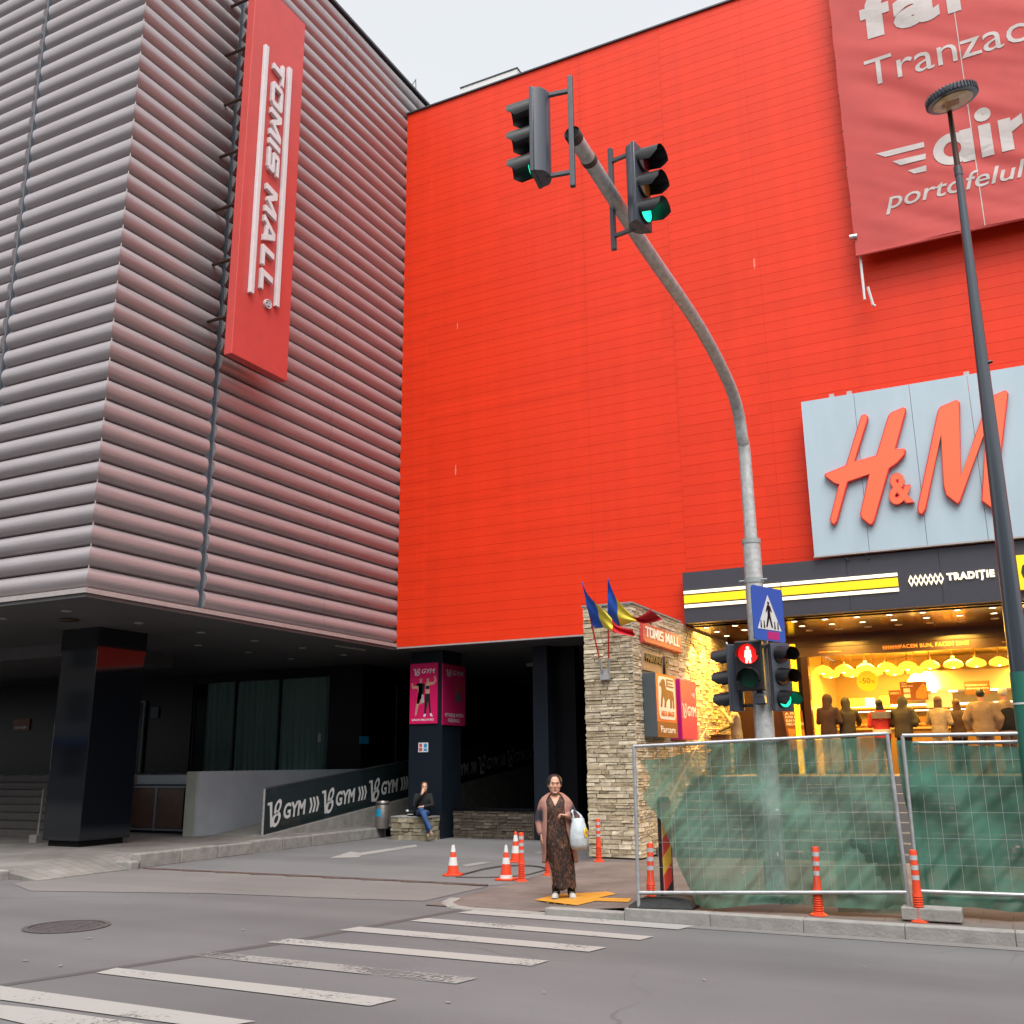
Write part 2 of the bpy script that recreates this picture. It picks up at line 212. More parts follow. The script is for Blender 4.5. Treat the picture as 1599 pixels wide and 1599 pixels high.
MT = dict(
 red=red_cladding(), red_sign=mat('red_sign', (.52, .060, .052), .45, var=.08, vscale=2), dark_red=mat('dark_red', (.35, .012, .012), .4),
 tube=mat('ribbed_metal', (.37, .332, .338), .42, metal=.40, var=.13, vscale=3, stretch=(.3, .3, 6)), tube_dark=mat('joint_metal', (.16, .18, .21), .5, metal=.3, var=.15),
 trim=mat('trim_metal', (.42, .38, .365), .45, metal=.3, var=.1), coping=mat('coping', (.06, .06, .07), .4, metal=.4),
 soffit=mat('soffit', (.085, .08, .08), .5, var=.15, vscale=1.5), granite=mat('black_granite', (.006, .008, .012), .06, var=.5, vscale=90),
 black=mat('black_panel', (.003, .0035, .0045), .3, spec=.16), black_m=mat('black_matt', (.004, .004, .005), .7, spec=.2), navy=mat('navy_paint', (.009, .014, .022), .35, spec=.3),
 white=mat('white_paint', (.62, .62, .61), .5, var=.05), board=mat('pale_panel', (.39, .49, .55), .45, var=.06, vscale=1.5, stretch=(1, 1, .25)), letter=mat('letter_metal', (.60, .60, .61), .4, var=.06),
 banner=mat('banner_mesh', (.44, .052, .045), .75, var=.08, vscale=1.2), banner_w=mat('banner_print', (.46, .41, .39), .75, var=.06),
 orange_l=mat('orange_letter', (.80, .15, .06), .35), red_l=mat('red_letter_edge', (.72, .02, .03), .35),
 steel=mat('galvanised_steel', (.50, .50, .49), .45, metal=.55, var=.25, vscale=14, bump=.1), wire=mat('fence_wire', (.34, .37, .36), .5, metal=.4),
 rail=mat('fence_tube', (.42, .43, .44), .42, metal=.6, var=.2, vscale=12), dgrey=mat('dark_grey_metal', (.07, .075, .085), .4, metal=.4, var=.15), lampgrey=mat('lamp_paint', (.045, .055, .07), .28, metal=.2, coat=.4),
 brownm=mat('bronze_metal', (.05, .024, .014), .35, metal=.4), plastic=mat('black_plastic', (.012, .012, .014), .38), plastic_b=mat('signal_housing', (.055, .062, .08), .3), rubber=mat('rubber', (.02, .021, .021), .8, var=.3, vscale=12, bump=.3),
 lens_red=mat('red_lens', (.12, .006, .006), .15), lens_amb=mat('amber_lens', (.32, .10, .01), .15), lens_grn=mat('green_lens', (.008, .06, .035), .15),
 on_red=emit('lit_red', (1, .06, .05), 3.2), on_grn=emit('lit_green', (.02, 1, .50), .55), on_man=emit('lit_man', (1, .50, .42), 1.1), on_redlens=emit('lit_red_lens', (.9, .015, .012), .34),
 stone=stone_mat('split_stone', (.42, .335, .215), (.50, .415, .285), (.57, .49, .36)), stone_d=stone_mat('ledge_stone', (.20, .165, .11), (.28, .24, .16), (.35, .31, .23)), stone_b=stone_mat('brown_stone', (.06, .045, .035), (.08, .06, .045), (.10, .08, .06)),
 grout=mat('stone_bed', (.10, .075, .05), .95), concrete=mat('concrete', (.25, .24, .22), .9, var=.25, vscale=5, bump=.3, bscale=30), conc_l=mat('pale_concrete', (.25, .238, .222), .9, var=.2, vscale=5, bump=.3, bscale=30),
 render_w=mat('grey_render', (.33, .37, .40), .8, var=.08, vscale=2), render_l=mat('pale_render', (.36, .37, .32), .8, var=.1, vscale=2), stair=mat('stair_stone', (.12, .105, .10), .75, var=.15),
 asphalt=asphalt('asphalt', (.121, .117, .120), .18), drive=asphalt('driveway_asphalt', (.142, .143, .144), .18), apron=asphalt('apron_concrete', (.168, .157, .150), .18),
 pave_l=paving('grey_pavers', (.19, .178, .162), (.215, .20, .185), (.11, .10, .095), .4, .2, .05), pave_r=paving('pink_pavers', (.128, .102, .093), (.155, .125, .114), (.075, .062, .057), .6, .3),
 paint=worn_paint('road_paint', (.30, .29, .275), .76), paint2=worn_paint('road_paint_worn', (.24, .232, .222), .86), seam=mat('tar_seam', (.075, .07, .07), .7),
 yellow_t=mat('tactile_yellow', (.50, .225, .02), .8, var=.1, vscale=6), rust=mat('rusty_steel', (.09, .055, .045), .7, metal=.3, var=.4, vscale=10), iron=mat('cast_iron', (.07, .06, .062), .75, var=.3, vscale=20),
 orange=mat('cone_orange', (.66, .052, .012), .45, var=.06), refl=mat('reflective_white', (.60, .59, .57), .4), refl_g=mat('reflective_grey', (.42, .42, .43), .4),
 net=net_mat('shade_net', (.125, .25, .185), .68), net2=net_mat('shade_net_dense', (.075, .19, .145), .84), net3=net_mat('shade_net_crumpled', (.07, .18, .13), .6),
 blue=mat('sign_blue', (.006, .085, .40), .3), flag_b=mat('flag_blue', (.02, .105, .56), .7), flag_y=mat('flag_yellow', (.84, .68, .06), .7), flag_r=mat('flag_red', (.56, .012, .022), .7), redpole=mat('red_pole', (.58, .03, .02), .4),
 brown=mat('sign_brown', (.23, .07, .016), .5), brown_d=mat('dark_brown', (.035, .018, .016), .5), orange_s=mat('sign_orange', (.68, .11, .02), .4), cream=mat('sign_cream', (.78, .72, .62), .4), slate=mat('slate_grey', (.06, .075, .085), .5), tan=mat('tan_plate', (.40, .24, .14), .6),
 pink=mat('sign_pink', (.70, .03, .09), .4), magenta=mat('sign_magenta', (.42, .006, .15), .4), poster=mat('poster_pink', (.66, .008, .115), .4), poster_shade=mat('poster_pink_shaded', (.40, .008, .075), .5), poster_w=mat('poster_white', (.74, .70, .72), .5), poster_g=mat('poster_grey', (.42, .40, .42), .5),  # second pink is the first darkened, shade put into its colour
 skin=mat('skin', (.52, .27, .18), .5, var=.06, vscale=20), skin2=mat('skin_pale', (.56, .32, .22), .5), hair=mat('dark_hair', (.010, .007, .006), .45), hair_b=mat('brown_hair', (.10, .042, .018), .5, var=.3, vscale=30, stretch=(1, 1, .1)), hair_g=mat('grey_hair', (.5, .45, .38), .6),
 leopard=leopard('printed_dress'), cardigan=ombre('pink_knit'), cardigan2=ombre('pink_knit_sleeve', .90, 1.34), legging=mat('black_leggings', (.012, .011, .012), .8), shoe_w=mat('trainer_white', (.42, .40, .38), .6, var=.2, vscale=30), shoe_b=mat('shoe_black', (.015, .014, .015), .5), sole=mat('sole', (.03, .028, .028), .7), lips=mat('lips', (.34, .09, .07), .5), eye=mat('eye_dark', (.02, .014, .012), .3), eyew=mat('eye_white', (.6, .56, .52), .3), brow=mat('eyebrow', (.06, .032, .022), .7),
 bag=mat('plastic_bag', (.47, .52, .55), .35, var=.05, vscale=14, bump=.6, bscale=14), yellow_s=mat('sticker_yellow', (.78, .55, .02), .4), sticker_b=mat('sticker_blue', (.02, .30, .55), .4), sticker_r=mat('sticker_red', (.5, .09, .08), .5),
 denim=mat('denim', (.025, .07, .19), .8, var=.25, vscale=14), denim_d=mat('dark_denim', (.035, .04, .075), .8, var=.2), black_c=mat('black_cloth', (.006, .0055, .007), .85), maroon_c=mat('maroon_cloth', (.035, .013, .015), .85), olive_c=mat('olive_cloth', (.032, .021, .012), .7, bump=.5, bscale=8), grey_c=mat('grey_cloth', (.17, .145, .14), .85), beige_c=mat('beige_cloth', (.33, .24, .16), .85), red_c=mat('red_cloth', (.42, .02, .02), .8), cream_c=mat('cream_trousers', (.42, .31, .19), .85), brown_c=mat('brown_trousers', (.09, .05, .04), .85), tan_c=mat('tan_cloth', (.25, .165, .105), .85), white_c=mat('white_cloth', (.62, .55, .45), .85),
 wood_d=mat('dark_wood_panel', (.052, .018, .010), .35, var=.2, vscale=3), facia=mat('fascia_panel', (.043, .043, .055), .45, var=.06), shopceil=mat('shop_soffit', (.045, .018, .008), .18), shop_wall=mat('shop_wall', (.62, .45, .17), .6, var=.08), shop_tile=mat('shop_tile', (.66, .49, .20), .35), shop_floor=mat('shop_floor', (.25, .19, .13), .4), counter=mat('counter_front', (.50, .27, .07), .4), bread=mat('bread', (.48, .22, .05), .7, var=.3, vscale=20), hood=mat('hood_steel', (.6, .52, .38), .35, metal=.5),
 lamp_y=emit('lit_lamp_glass', (1, .62, .05), .55), bulb=emit('lit_bulb', (1, .80, .42), 9), spot=emit('lit_downlight', (1, .78, .45), 5), spot_off=mat('downlight_unlit', (.35, .34, .31), .4), bar_w=emit('lit_white_bar', (1, .86, .58), .46), bar_y=emit('lit_yellow_bar', (.9, .58, .006), .20), menu_y=emit('lit_menu_yellow', (1, .72, .05), .42), tube_w=emit('lit_tube', (1, .82, .5), 2.2), post_y=emit('lit_yellow_post', (1, .62, .02), .40), exit_g=emit('lit_exit', (.03, .8, .2), .35), lettering_y=emit('lit_lettering', (1, .36, .06), .16),
 glass_d=glass('dark_glass', (.01, .013, .015), .55), glass_r=glass('railing_glass', (.02, .032, .035), .62), glass_v=glass('vision_glass', (.02, .05, .05), .12, tc=.97), lamp_glass=mat('lamp_lens', (.62, .47, .24), .25, var=.25, vscale=9), curtain=mat('teal_curtain', (.32, .54, .49), .8),
 bin_s=mat('bin_steel', (.26, .23, .21), .38, metal=.6, var=.2), cab=mat('brown_cabinet', (.075, .038, .025), .5, var=.25, vscale=4), bench=mat('bench_dark', (.02, .02, .022), .5), facade=mat('facade_render', (.30, .29, .28), .8, var=.15), facade_w=mat('facade_window', (.02, .025, .03), .1), green_p=mat('green_wrap', (.012, .12, .085), .5),
 hz_red=mat('hazard_red', (.62, .03, .015), .4), hz_yel=mat('hazard_yellow', (.72, .40, .02), .4), cable=mat('cable', (.05, .045, .042), .7))

# ------------------------------------------------------------------ mesh helpers
def tag(o, label=None, cat=None, group=None, kind=None):
    if label: o['label'] = label
    if cat: o['category'] = cat
    if group: o['group'] = group
    if kind: o['kind'] = kind
    return o
def thing(name, label, cat, loc=(0, 0, 0), rz=0, group=None):
    o = bpy.data.objects.new(name, None); COL.objects.link(o); o.location = loc; o.rotation_euler = (0, 0, rz); o.empty_display_size = .2
    return tag(o, label, cat, group, 'thing')
SURVEYED = set()
def site(name, label, cat, loc, group=None):
    """a thing whose parts are given in site (world) coordinates; the Empty stands at its base"""
    o = thing(name, label, cat, loc, 0, group); SURVEYED.add(o.name); return o
def attach(o, parent):
    if parent is None: return
    o.parent = parent
    if parent.name in SURVEYED: o.matrix_parent_inverse = Matrix.Translation(-parent.location)
class MB:
    def __init__(s): s.v = []; s.f = []; s.m = []; s.mi = 0
    def add(s, vs, fs):
        k = len(s.v); s.v += [tuple(x) for x in vs]; s.f += [tuple(i+k for i in f) for f in fs]; s.m += [s.mi]*len(fs); return s
    def box(s, x0, x1, y0, y1, z0, z1):
        vs = [(x, y, z) for z in (z0, z1) for y in (y0, y1) for x in (x0, x1)]
        return s.add(vs, [(0, 2, 3, 1), (4, 5, 7, 6), (0, 1, 5, 4), (2, 6, 7, 3), (0, 4, 6, 2), (1, 3, 7, 5)])
    def obox(s, c, ax, ay, az):
        c, ax, ay, az = V(c), V(ax), V(ay), V(az)
        vs = [c+ax*i+ay*j+az*k for k in (-1, 1) for j in (-1, 1) for i in (-1, 1)]
        return s.add(vs, [(0, 2, 3, 1), (4, 5, 7, 6), (0, 1, 5, 4), (2, 6, 7, 3), (0, 4, 6, 2), (1, 3, 7, 5)])
    def loft(s, rings, cap=True, closed=True):
        n = len(rings[0]); vs = [p for r in rings for p in r]; fs = []
        for i in range(len(rings)-1):
            for j in range(n if closed else n-1):
                a = i*n+j; b = i*n+(j+1) % n; fs.append((a, b, b+n, a+n))
        if cap: fs.append(tuple(range(n-1, -1, -1))); fs.append(tuple(range((len(rings)-1)*n, len(rings)*n)))
        return s.add(vs, fs)
    def tube(s, pts, rad, n=10, cap=True):
        pts = [V(p) for p in pts]; rad = rad if isinstance(rad, (list, tuple)) else [rad]*len(pts); rings = []; pr = None
        for i, p in enumerate(pts):
            t = (pts[min(i+1, len(pts)-1)]-pts[max(i-1, 0)]).normalized()
            if pr is None: a = t.orthogonal().normalized()
            else: a = (pr - t*pr.dot(t)); a = a.normalized() if a.length > 1e-6 else t.orthogonal().normalized()
            pr = a; b = t.cross(a); rings.append([p+a*(rad[i]*cos(2*pi*k/n))+b*(rad[i]*sin(2*pi*k/n)) for k in range(n)])
        return s.loft(rings, cap)
    def lathe(s, prof, c=(0, 0, 0), n=24, cap=True):
        c = V(c); return s.loft([[c+V((r*cos(2*pi*k/n), r*sin(2*pi*k/n), z)) for k in range(n)] for r, z in prof], cap)
    def prism(s, poly, o, r, u, d0, d1):
        """2D outline poly in the frame (o, r, u), solid from depth d0 to d1 along r x u"""
        o, r, u = V(o), V(r), V(u); nn = r.cross(u).normalized(); n = len(poly)
        vs = [o+r*x+u*y+nn*d for d in (d0, d1) for x, y in poly]
        return s.add(vs, [tuple(range(n-1, -1, -1)), tuple(range(n, 2*n))]+[(i, (i+1) % n, n+(i+1) % n, n+i) for i in range(n)])
    def grid(s, fn, nu, nv, skip=None):
        k = [[fn(i/nu, j/nv) for i in range(nu+1)] for j in range(nv+1)]; vs = [p for row in k for p in row]; fs = []
        for j in range(nv):
            for i in range(nu):
                if skip and skip(i, j): continue
                a = j*(nu+1)+i; fs.append((a, a+1, a+nu+2, a+nu+1))
        return s.add(vs, fs)
    def ellipsoid(s, c, r, nu=20, nv=12, fn=None):
        c = V(c); rings = []
        for j in range(1, nv):
            th = pi*j/nv; rings.append([c+V((r[0]*sin(th)*cos(2*pi*k/nu), r[1]*sin(th)*sin(2*pi*k/nu), -r[2]*cos(th))) for k in range(nu)])
        return s.loft(rings)
    def mesh(s, name, mats, smooth=None, fix=True):
        me = bpy.data.meshes.new(name); me.from_pydata(s.v, [], s.f)
        for x in (mats if isinstance(mats, (list, tuple)) else [mats]): me.materials.append(MT[x] if isinstance(x, str) else x)
        me.polygons.foreach_set('material_index', s.m)
        if fix:
            bm = bmesh.new(); bm.from_mesh(me); bmesh.ops.recalc_face_normals(bm, faces=bm.faces); bm.to_mesh(me); bm.free()
        if smooth is not None:
            me.polygons.foreach_set('use_smooth', [True]*len(me.polygons))
            if smooth < 180: me.set_sharp_from_angle(angle=radians(smooth))
        me.update(); return me
    def build(s, name, mats, parent=None, smooth=None, bevel=0, fix=True):
        me = s.mesh(name, mats, smooth, fix); o = bpy.data.objects.new(name, me); COL.objects.link(o)
        attach(o, parent)
        if bevel:
            b = o.modifiers.new('b', 'BEVEL'); b.width = bevel; b.segments = 2; b.limit_method = 'ANGLE'; b.angle_limit = radians(40)
        return o
def box(name, m, b, parent=None, bevel=0): return MB().box(*b).build(name, m, parent, bevel=bevel)
def struct(o): o['kind'] = 'structure'; return o
def copy_tree(o, parent=None):
    c = o.copy(); COL.objects.link(c)
    if parent: c.parent = parent
    for ch in list(o.children): copy_tree(ch, c)
    return c
def text(name, body, m, parent, o, r, u, width, height, depth=.01, bold=0., shear=0., lift=0., space=1.0):
    """solid lettering fitted to width x height, lower left corner at o, reading along r with up u"""
    cu = bpy.data.curves.new(name, 'FONT'); cu.body = body; cu.extrude = .5; cu.offset = bold; cu.shear = shear; cu.resolution_u = 3; cu.space_character = space
    tmp = bpy.data.objects.new('t', cu); COL.objects.link(tmp); dg = bpy.context.evaluated_depsgraph_get()
    me = bpy.data.meshes.new_from_object(tmp.evaluated_get(dg)); bpy.data.objects.remove(tmp); bpy.data.curves.remove(cu)
    xs = [v.co.x for v in me.vertices]; ys = [v.co.y for v in me.vertices]; x0, x1, y0, y1 = min(xs), max(xs), min(ys), max(ys)
    o, r, u = V(o), V(r), V(u); nn = r.cross(u).normalized()
    for v in me.vertices:
        a = (v.co.x-x0)/(x1-x0)*width; b = (v.co.y-y0)/(y1-y0)*height; v.co = o+r*a+u*b+nn*(lift+(v.co.z+.5)*depth)
    me.materials.clear(); me.materials.append(MT[m]); me.name = name
    ob = bpy.data.objects.new(name, me); COL.objects.link(ob); attach(ob, parent); return ob
def blob(name, m, parent, chains, voxel=.012, smooth_n=4, shape=None):
    """one continuous skin grown round the given shapes (an MB of overlapping closed volumes)"""
    me = chains.mesh(name, m); tmp = bpy.data.objects.new(name, me); COL.objects.link(tmp)
    r = tmp.modifiers.new('r', 'REMESH'); r.mode = 'VOXEL'; r.voxel_size = voxel
    if smooth_n: q = tmp.modifiers.new('s', 'SMOOTH'); q.factor = .5; q.iterations = smooth_n
    dg = bpy.context.evaluated_depsgraph_get(); m2 = bpy.data.meshes.new_from_object(tmp.evaluated_get(dg)); bpy.data.objects.remove(tmp); bpy.data.meshes.remove(me)
    if shape:
        for v in m2.vertices: v.co = shape(v.co)
    m2.materials.clear()
    for x in (m if isinstance(m, (list, tuple)) else [m]): m2.materials.append(MT[x])
    m2.polygons.foreach_set('use_smooth', [True]*len(m2.polygons)); m2.name = name
    o = bpy.data.objects.new(name, m2); COL.objects.link(o); attach(o, parent); return o
def logo_text(name, body, m, parent, o, r, u, width, height, depth, shear=.15, lift=0.):
    """wide heavy capitals built stroke by stroke"""
    G = {'T': ([[(0, .79), (0, 1), (1, 1), (1, .79), (.63, .79), (.63, 0), (.37, 0), (.37, .79)]], 1.), 'L': ([[(0, 0), (0, 1), (.26, 1), (.26, .21), (.86, .21), (.86, 0)]], .86), 'I': ([[(0, 0), (0, 1), (.26, 1), (.26, 0)]], .26),
         'M': ([[(0, 0), (0, 1), (.30, 1), (.62, .46), (.94, 1), (1.24, 1), (1.24, 0), (.98, 0), (.98, .62), (.70, .14), (.54, .14), (.26, .62), (.26, 0)]], 1.24),
         'A': ([[(0, 0), (.42, 1), (.56, 1), (.56, .74), (.42, .38), (.56, .38), (.56, .19), (.34, .19), (.27, 0)], [(1.12, 0), (.70, 1), (.56, 1), (.56, .74), (.70, .38), (.56, .38), (.56, .19), (.78, .19), (.85, 0)]], 1.12),
         'S': ([[(0, 0), (0, .21), (.72, .21), (.72, .395), (.1, .395), (0, .5), (0, .9), (.1, 1), (.96, 1), (.96, .79), (.26, .79), (.26, .605), (.86, .605), (.98, .5), (.98, .1), (.86, 0)]], .98),
         'O': ([[(.14, 0), (0, .14), (0, .86), (.14, 1), (.56, 1), (.56, .79), (.26, .79), (.26, .21), (.56, .21), (.56, 0)], [(.98, 0), (1.12, .14), (1.12, .86), (.98, 1), (.56, 1), (.56, .79), (.86, .79), (.86, .21), (.56, .21), (.56, 0)]], 1.12), ' ': ([], .34)}
    tot = sum(G[c][1] for c in body)+.17*(len(body)-1)+shear; k = width/tot; x = 0; b = MB()
    for c in body:
        for q in G[c][0]: b.prism([((x+a+shear*e)*k, e*height) for a, e in q], o, r, u, lift, lift+depth)
        x += G[c][1]+.17
    return b.build(name, m, parent, bevel=min(.006, height*.02))
X3, Y3, Z3 = V((1, 0, 0)), V((0, 1, 0)), V((0, 0, 1))
def fbm(x, y, z=0): return noise.noise(V((x, y, z)))+.5*noise.noise(V((x*2.1, y*2.1, z*2.1+7)))

# ================================================================== ground
YW, XT, YT, ZS = 20.36, -13.50, 11.08, 4.53           # red wall, ribbed wing's side and front, soffit height
def sheet(name, m, pts, z, z0=None):
    b = MB(); n = len(pts); b.add([(x, y, z) for x, y in pts], [tuple(range(n))]); o = b.build(name, m, fix=False)
    if o.data.polygons[0].normal.z < 0: o.data.flip_normals()
    return struct(o)
def px(pts, z=0): return [tuple(P(x, y, 2, z))[:2] for x, y in pts]
sheet('road', 'asphalt', [(-400, -400), (400, -400), (400, 400), (-400, 400)], 0)
sheet('driveway', 'drive', px([(225, 1356), (762, 1384), (835, 1377)])+[(-6.9, 14.2), (-6.9, 17.3), (-6.9, 60), (-16.5, 60), (-16.5, 17.0), (-14.3, 16.8), (-14.1, 13.6)], .004)
sheet('driveway_apron', 'apron', px([(20, 1381), (48, 1392), (330, 1396), (560, 1405), (662, 1408), (760, 1386), (600, 1374), (225, 1358), (120, 1366)]), .006)
pl = MB()
def zl(x, y):
    ed = 1 if y > 13.35 else max(0, min(1, (-14.05-x)/.9)); return .012+(.108+.13*max(0, min(1, (y-11.1)/2.6)))*ed
xl = lambda y: -14.08 if y < 13.3 else -14.20-.02*(y-13)
pl.grid(lambda u, v: (xl(11.2+10*v)-46*u**2.2, 11.2+10*v, zl(xl(11.2+10*v)-46*u**2.2, 11.2+10*v)), 40, 40)
pl.add([(-14.08, 21.2, .25), (-60, 21.2, .25), (-60, 24, .25), (-14.08, 24, .25)], [(0, 1, 2, 3)])
pl.grid(lambda u, v: (-14.08-46*u**2.2, 11.2, zl(-14.08-46*u**2.2, 11.2)*v), 40, 1); pl.grid(lambda u, v: (xl(11.2+10*u), 11.2+10*u, zl(xl(11.2+10*u), 11.2+10*u)*v), 40, 1)
struct(pl.build('left_pavement', 'pave_l', fix=False))
def zr(x, y): e = max(0, min(1, (x+5.5)/1.3)); return .012+.118*e+max(0, min(.08, (y-13.5)*.03))*(1-e)
pr = MB(); pr.grid(lambda u, v: (-7.0+17*u, 11.34+9.6*v, zr(-7.0+17*u, 11.34+9.6*v)), 60, 24)
pr.grid(lambda u, v: (-7.0, 11.34+9.6*u, zr(-7., 11.34+9.6*u)*v), 20, 1)
struct(pr.build('right_pavement', 'pave_r', fix=False))
kb = MB(); kb.mi = 1; random.seed(3)
for c0, c1 in (((-6.98, 12.05), (-6.86, 11.62)), ((-6.84, 11.60), (-6.60, 11.35)), ((-6.57, 11.33), (-6.27, 11.26))):
    d = V((c1[0]-c0[0], c1[1]-c0[1], 0)); kb.obox(((c0[0]+c1[0])/2, (c0[1]+c1[1])/2, -.03), d*.49, d.normalized().cross(Z3)*.08, (0, 0, .046))
kb.mi = 0
x = -6.25
while x < 9:
    z = zr(x+.5, 11.4)+.006
    kb.obox((x+.4975, 11.255, z/2-.05), (.496, 0, 0), (0, .085, 0), (0, 0, z/2+.05)); x += .995
struct(kb.build('right_kerb', ['conc_l', 'concrete'], bevel=.010))
kg = MB(); kg.add([(-4.3, 11.165, .006), (9, 11.165, .006), (9, 10.92, .005), (-3.5, 10.98, .005)], [(0, 1, 2, 3)]); struct(kg.build('gutter_strip', 'apron', fix=False))
kl = MB(); y = 13.3
while y < 20.4:
    e = -14.14-.02*(y-13)+random.uniform(-.02, .02)
    kl.obox((e-.09, y+.49, .115), (.1, .012, 0), (0, .485, 0), (0, 0, .125+.015*random.random())); y += .99
kl.obox((-14.25, 13.12, .05), (.2, 0, 0), (0, .1, 0), (0, 0, .09))
x = -14.75
while x > -26: kl.obox((x-.45, 11.12, .02+random.uniform(0, .02)), (.44, 0, 0), (0, .1, 0), (0, 0, .12)); x -= .93
struct(kl.build('left_kerb', 'concrete', bevel=.03))
for i, q in enumerate([[(0, 1541), (25, 1545), (400, 1597), (330, 1608), (0, 1563)], [(150, 1521), (182, 1513), (622, 1562), (578, 1573)], [(300, 1494), (332, 1488), (748, 1529), (712, 1538)],
                       [(418, 1473), (450, 1467), (858, 1502), (830, 1510)], [(530, 1454), (562, 1448.5), (948, 1481), (920, 1488)], [(640, 1439.5), (666, 1435), (1022, 1464), (1000, 1469.5)],
                       [(715, 1427), (742, 1422.5), (1085, 1447), (1060, 1453)], [(0, 1571), (60, 1577), (260, 1606), (100, 1615), (0, 1592)]]):
    sheet('crosswalk_stripe', 'paint2' if i == 2 else 'paint', px(q), .008)
sheet('road_arrow', 'paint', px([(515, 1341), (548, 1331), (562, 1333), (650, 1320), (652, 1323), (566, 1337), (560, 1340)]), .010)
sheet('lane_line', 'paint2', px([(722, 1352), (810, 1338), (812, 1341), (728, 1355)]), .010)
sheet('lane_line', 'paint2', px([(835, 1332), (875, 1322), (877, 1324), (838, 1336)]), .010)
sheet('tar_seam', 'seam', px([(0, 1538), (440, 1471), (720, 1420), (722, 1423), (442, 1475), (0, 1542)]), .003)
# steel channel across the drive
dc = tag(MB().tube([P(225, 1357, 2, .01), P(480, 1369, 2, .01), P(762, 1383.5, 2, .01)], .022, 6).build('drain_channel', 'rust'), 'rusty steel bar laid across the driveway mouth', 'drain channel')
for k in range(9):
    m = MB(); c = P(225, 1357, 2, .012).lerp(P(762, 1383.5, 2, .012), (k+.6)/9.3); m.tube([c+V((-.22, -.05, 0)), c+V((.22, .05, .004))], .012, 5); m.build('cross_rod', 'rust', dc)
lt_ = MB(); random.seed(21)
for q in [(40, 1500), (95, 1508), (140, 1465), (380, 1452), (520, 1313), (700, 1565), (850, 1550), (1100, 1530), (1350, 1510), (300, 1400), (200, 1412), (560, 1395)]:
    c = P(*q, 2, .012); a = random.random()*3; s = random.uniform(.012, .03); lt_.obox(c, (s*cos(a), s*sin(a), 0), (-s*.5*sin(a), s*.5*cos(a), 0), (0, 0, .002))
tag(lt_.build('litter', 'conc_l'), 'small pale scraps scattered on the road surface', None, None, 'stuff')
# manhole
mh = thing('manhole_cover', 'round cast iron manhole cover set in the asphalt', 'manhole cover', (*P(105, 1448, 2, 0)[:2], 0)); rr = .40
b = MB(); b.lathe([(rr+.06, .004), (rr+.06, .011), (rr, .013), (rr, .006)], n=48, cap=False); b.build('frame', 'iron', mh)
b = MB(); b.lathe([(rr-.015, .004), (rr-.015, .008)], n=48)
for k in range(-5, 6):
    h = sqrt(max(0, (rr-.05)**2-(k*.065)**2)); b.box(-h, h, k*.065-.014, k*.065+.014, .0075, .012)
b.build('lid', 'iron', mh)
# tactile paving
tp = MB()
def tz(x, y): return zr(x, y)+.008
tq = px([(835, 1402), (868, 1393), (948, 1391.5), (963, 1398), (934, 1403), (986, 1411), (983, 1418), (930, 1409), (902, 1415)], .05)
tp.add([(x, y, tz(x, y)) for x, y in tq], [tuple(range(len(tq)))])
to = tag(tp.build('tactile_paving', 'yellow_t', fix=False), 'yellow tactile paving slabs at the dropped kerb under the standing woman', 'tactile paving', kind='thing')
if to.data.polygons[0].normal.z < 0: to.data.flip_normals()
cx, cy = P(905, 1403, 2, .05)[:2]; m = MB()
from mathutils.geometry import intersect_point_tri_2d
def inpoly(x, y, q):
    c = False; j = len(q)-1
    for i in range(len(q)):
        if (q[i][1] > y) != (q[j][1] > y) and x < (q[j][0]-q[i][0])*(y-q[i][1])/(q[j][1]-q[i][1])+q[i][0]: c = not c
        j = i
    return c
xs = [q[0] for q in tq]; ys = [q[1] for q in tq]
gx = min(xs)
while gx < max(xs):
    gy = min(ys)
    while gy < max(ys):
        if inpoly(gx, gy, tq): m.lathe([(.02, tz(gx, gy)), (.013, tz(gx, gy)+.006)], (gx, gy, 0), 6)
        gy += .066
    gx += .066
m.build('stud', 'yellow_t', to)

# ================================================================== ribbed wing
NT, PT, DEP = 43, (20.72-4.62)/43, .165
def ribs(b, z0, axis, base, a0, a1, mit0, mit1, nt=NT):
    """solid bank of half-round tubes along an axis; base = wall plane, bulging outwards (-Y for axis 0, +X for axis 1)"""
    prof = [(-.05, z0)]
    for k in range(nt):
        for s in range(0, 15):
            t = pi*s/14; prof.append((.012+DEP*sin(t)**.95, z0+PT*(k+.5-.485*cos(t))))
    prof.append((-.05, z0+PT*nt))
    rings = []
    for end, mit in ((a0, mit0), (a1, mit1)):
        if axis == 0: rings.append([(end+(d if mit else 0), base-d, z) for d, z in prof])
        else: rings.append([(base+d, end-(d if mit else 0), z) for d, z in prof])
    return b.loft(rings)
rb = site('ribbed_building', 'metal building wing clad in horizontal half round tubes, overhanging a dark entrance', 'building', (-20, 16, 0))
XB, YB = XT-DEP-.012, YT+DEP+.012
S = 50
ribs(MB(), 4.62, 0, YB, -16.40, XB, False, True).build('cladding_panel', 'tube', rb, smooth=S)
ribs(MB(), 4.62, 0, YB, -24.5, -16.56, False, False).build('cladding_panel', 'tube', rb, smooth=S)
ribs(MB(), 4.62, 1, XB, YB, 13.63, True, False).build('cladding_panel', 'tube', rb, smooth=S)
ribs(MB(), 4.62, 1, XB, 13.80, 24, False, False).build('cladding_panel', 'tube', rb, smooth=S)
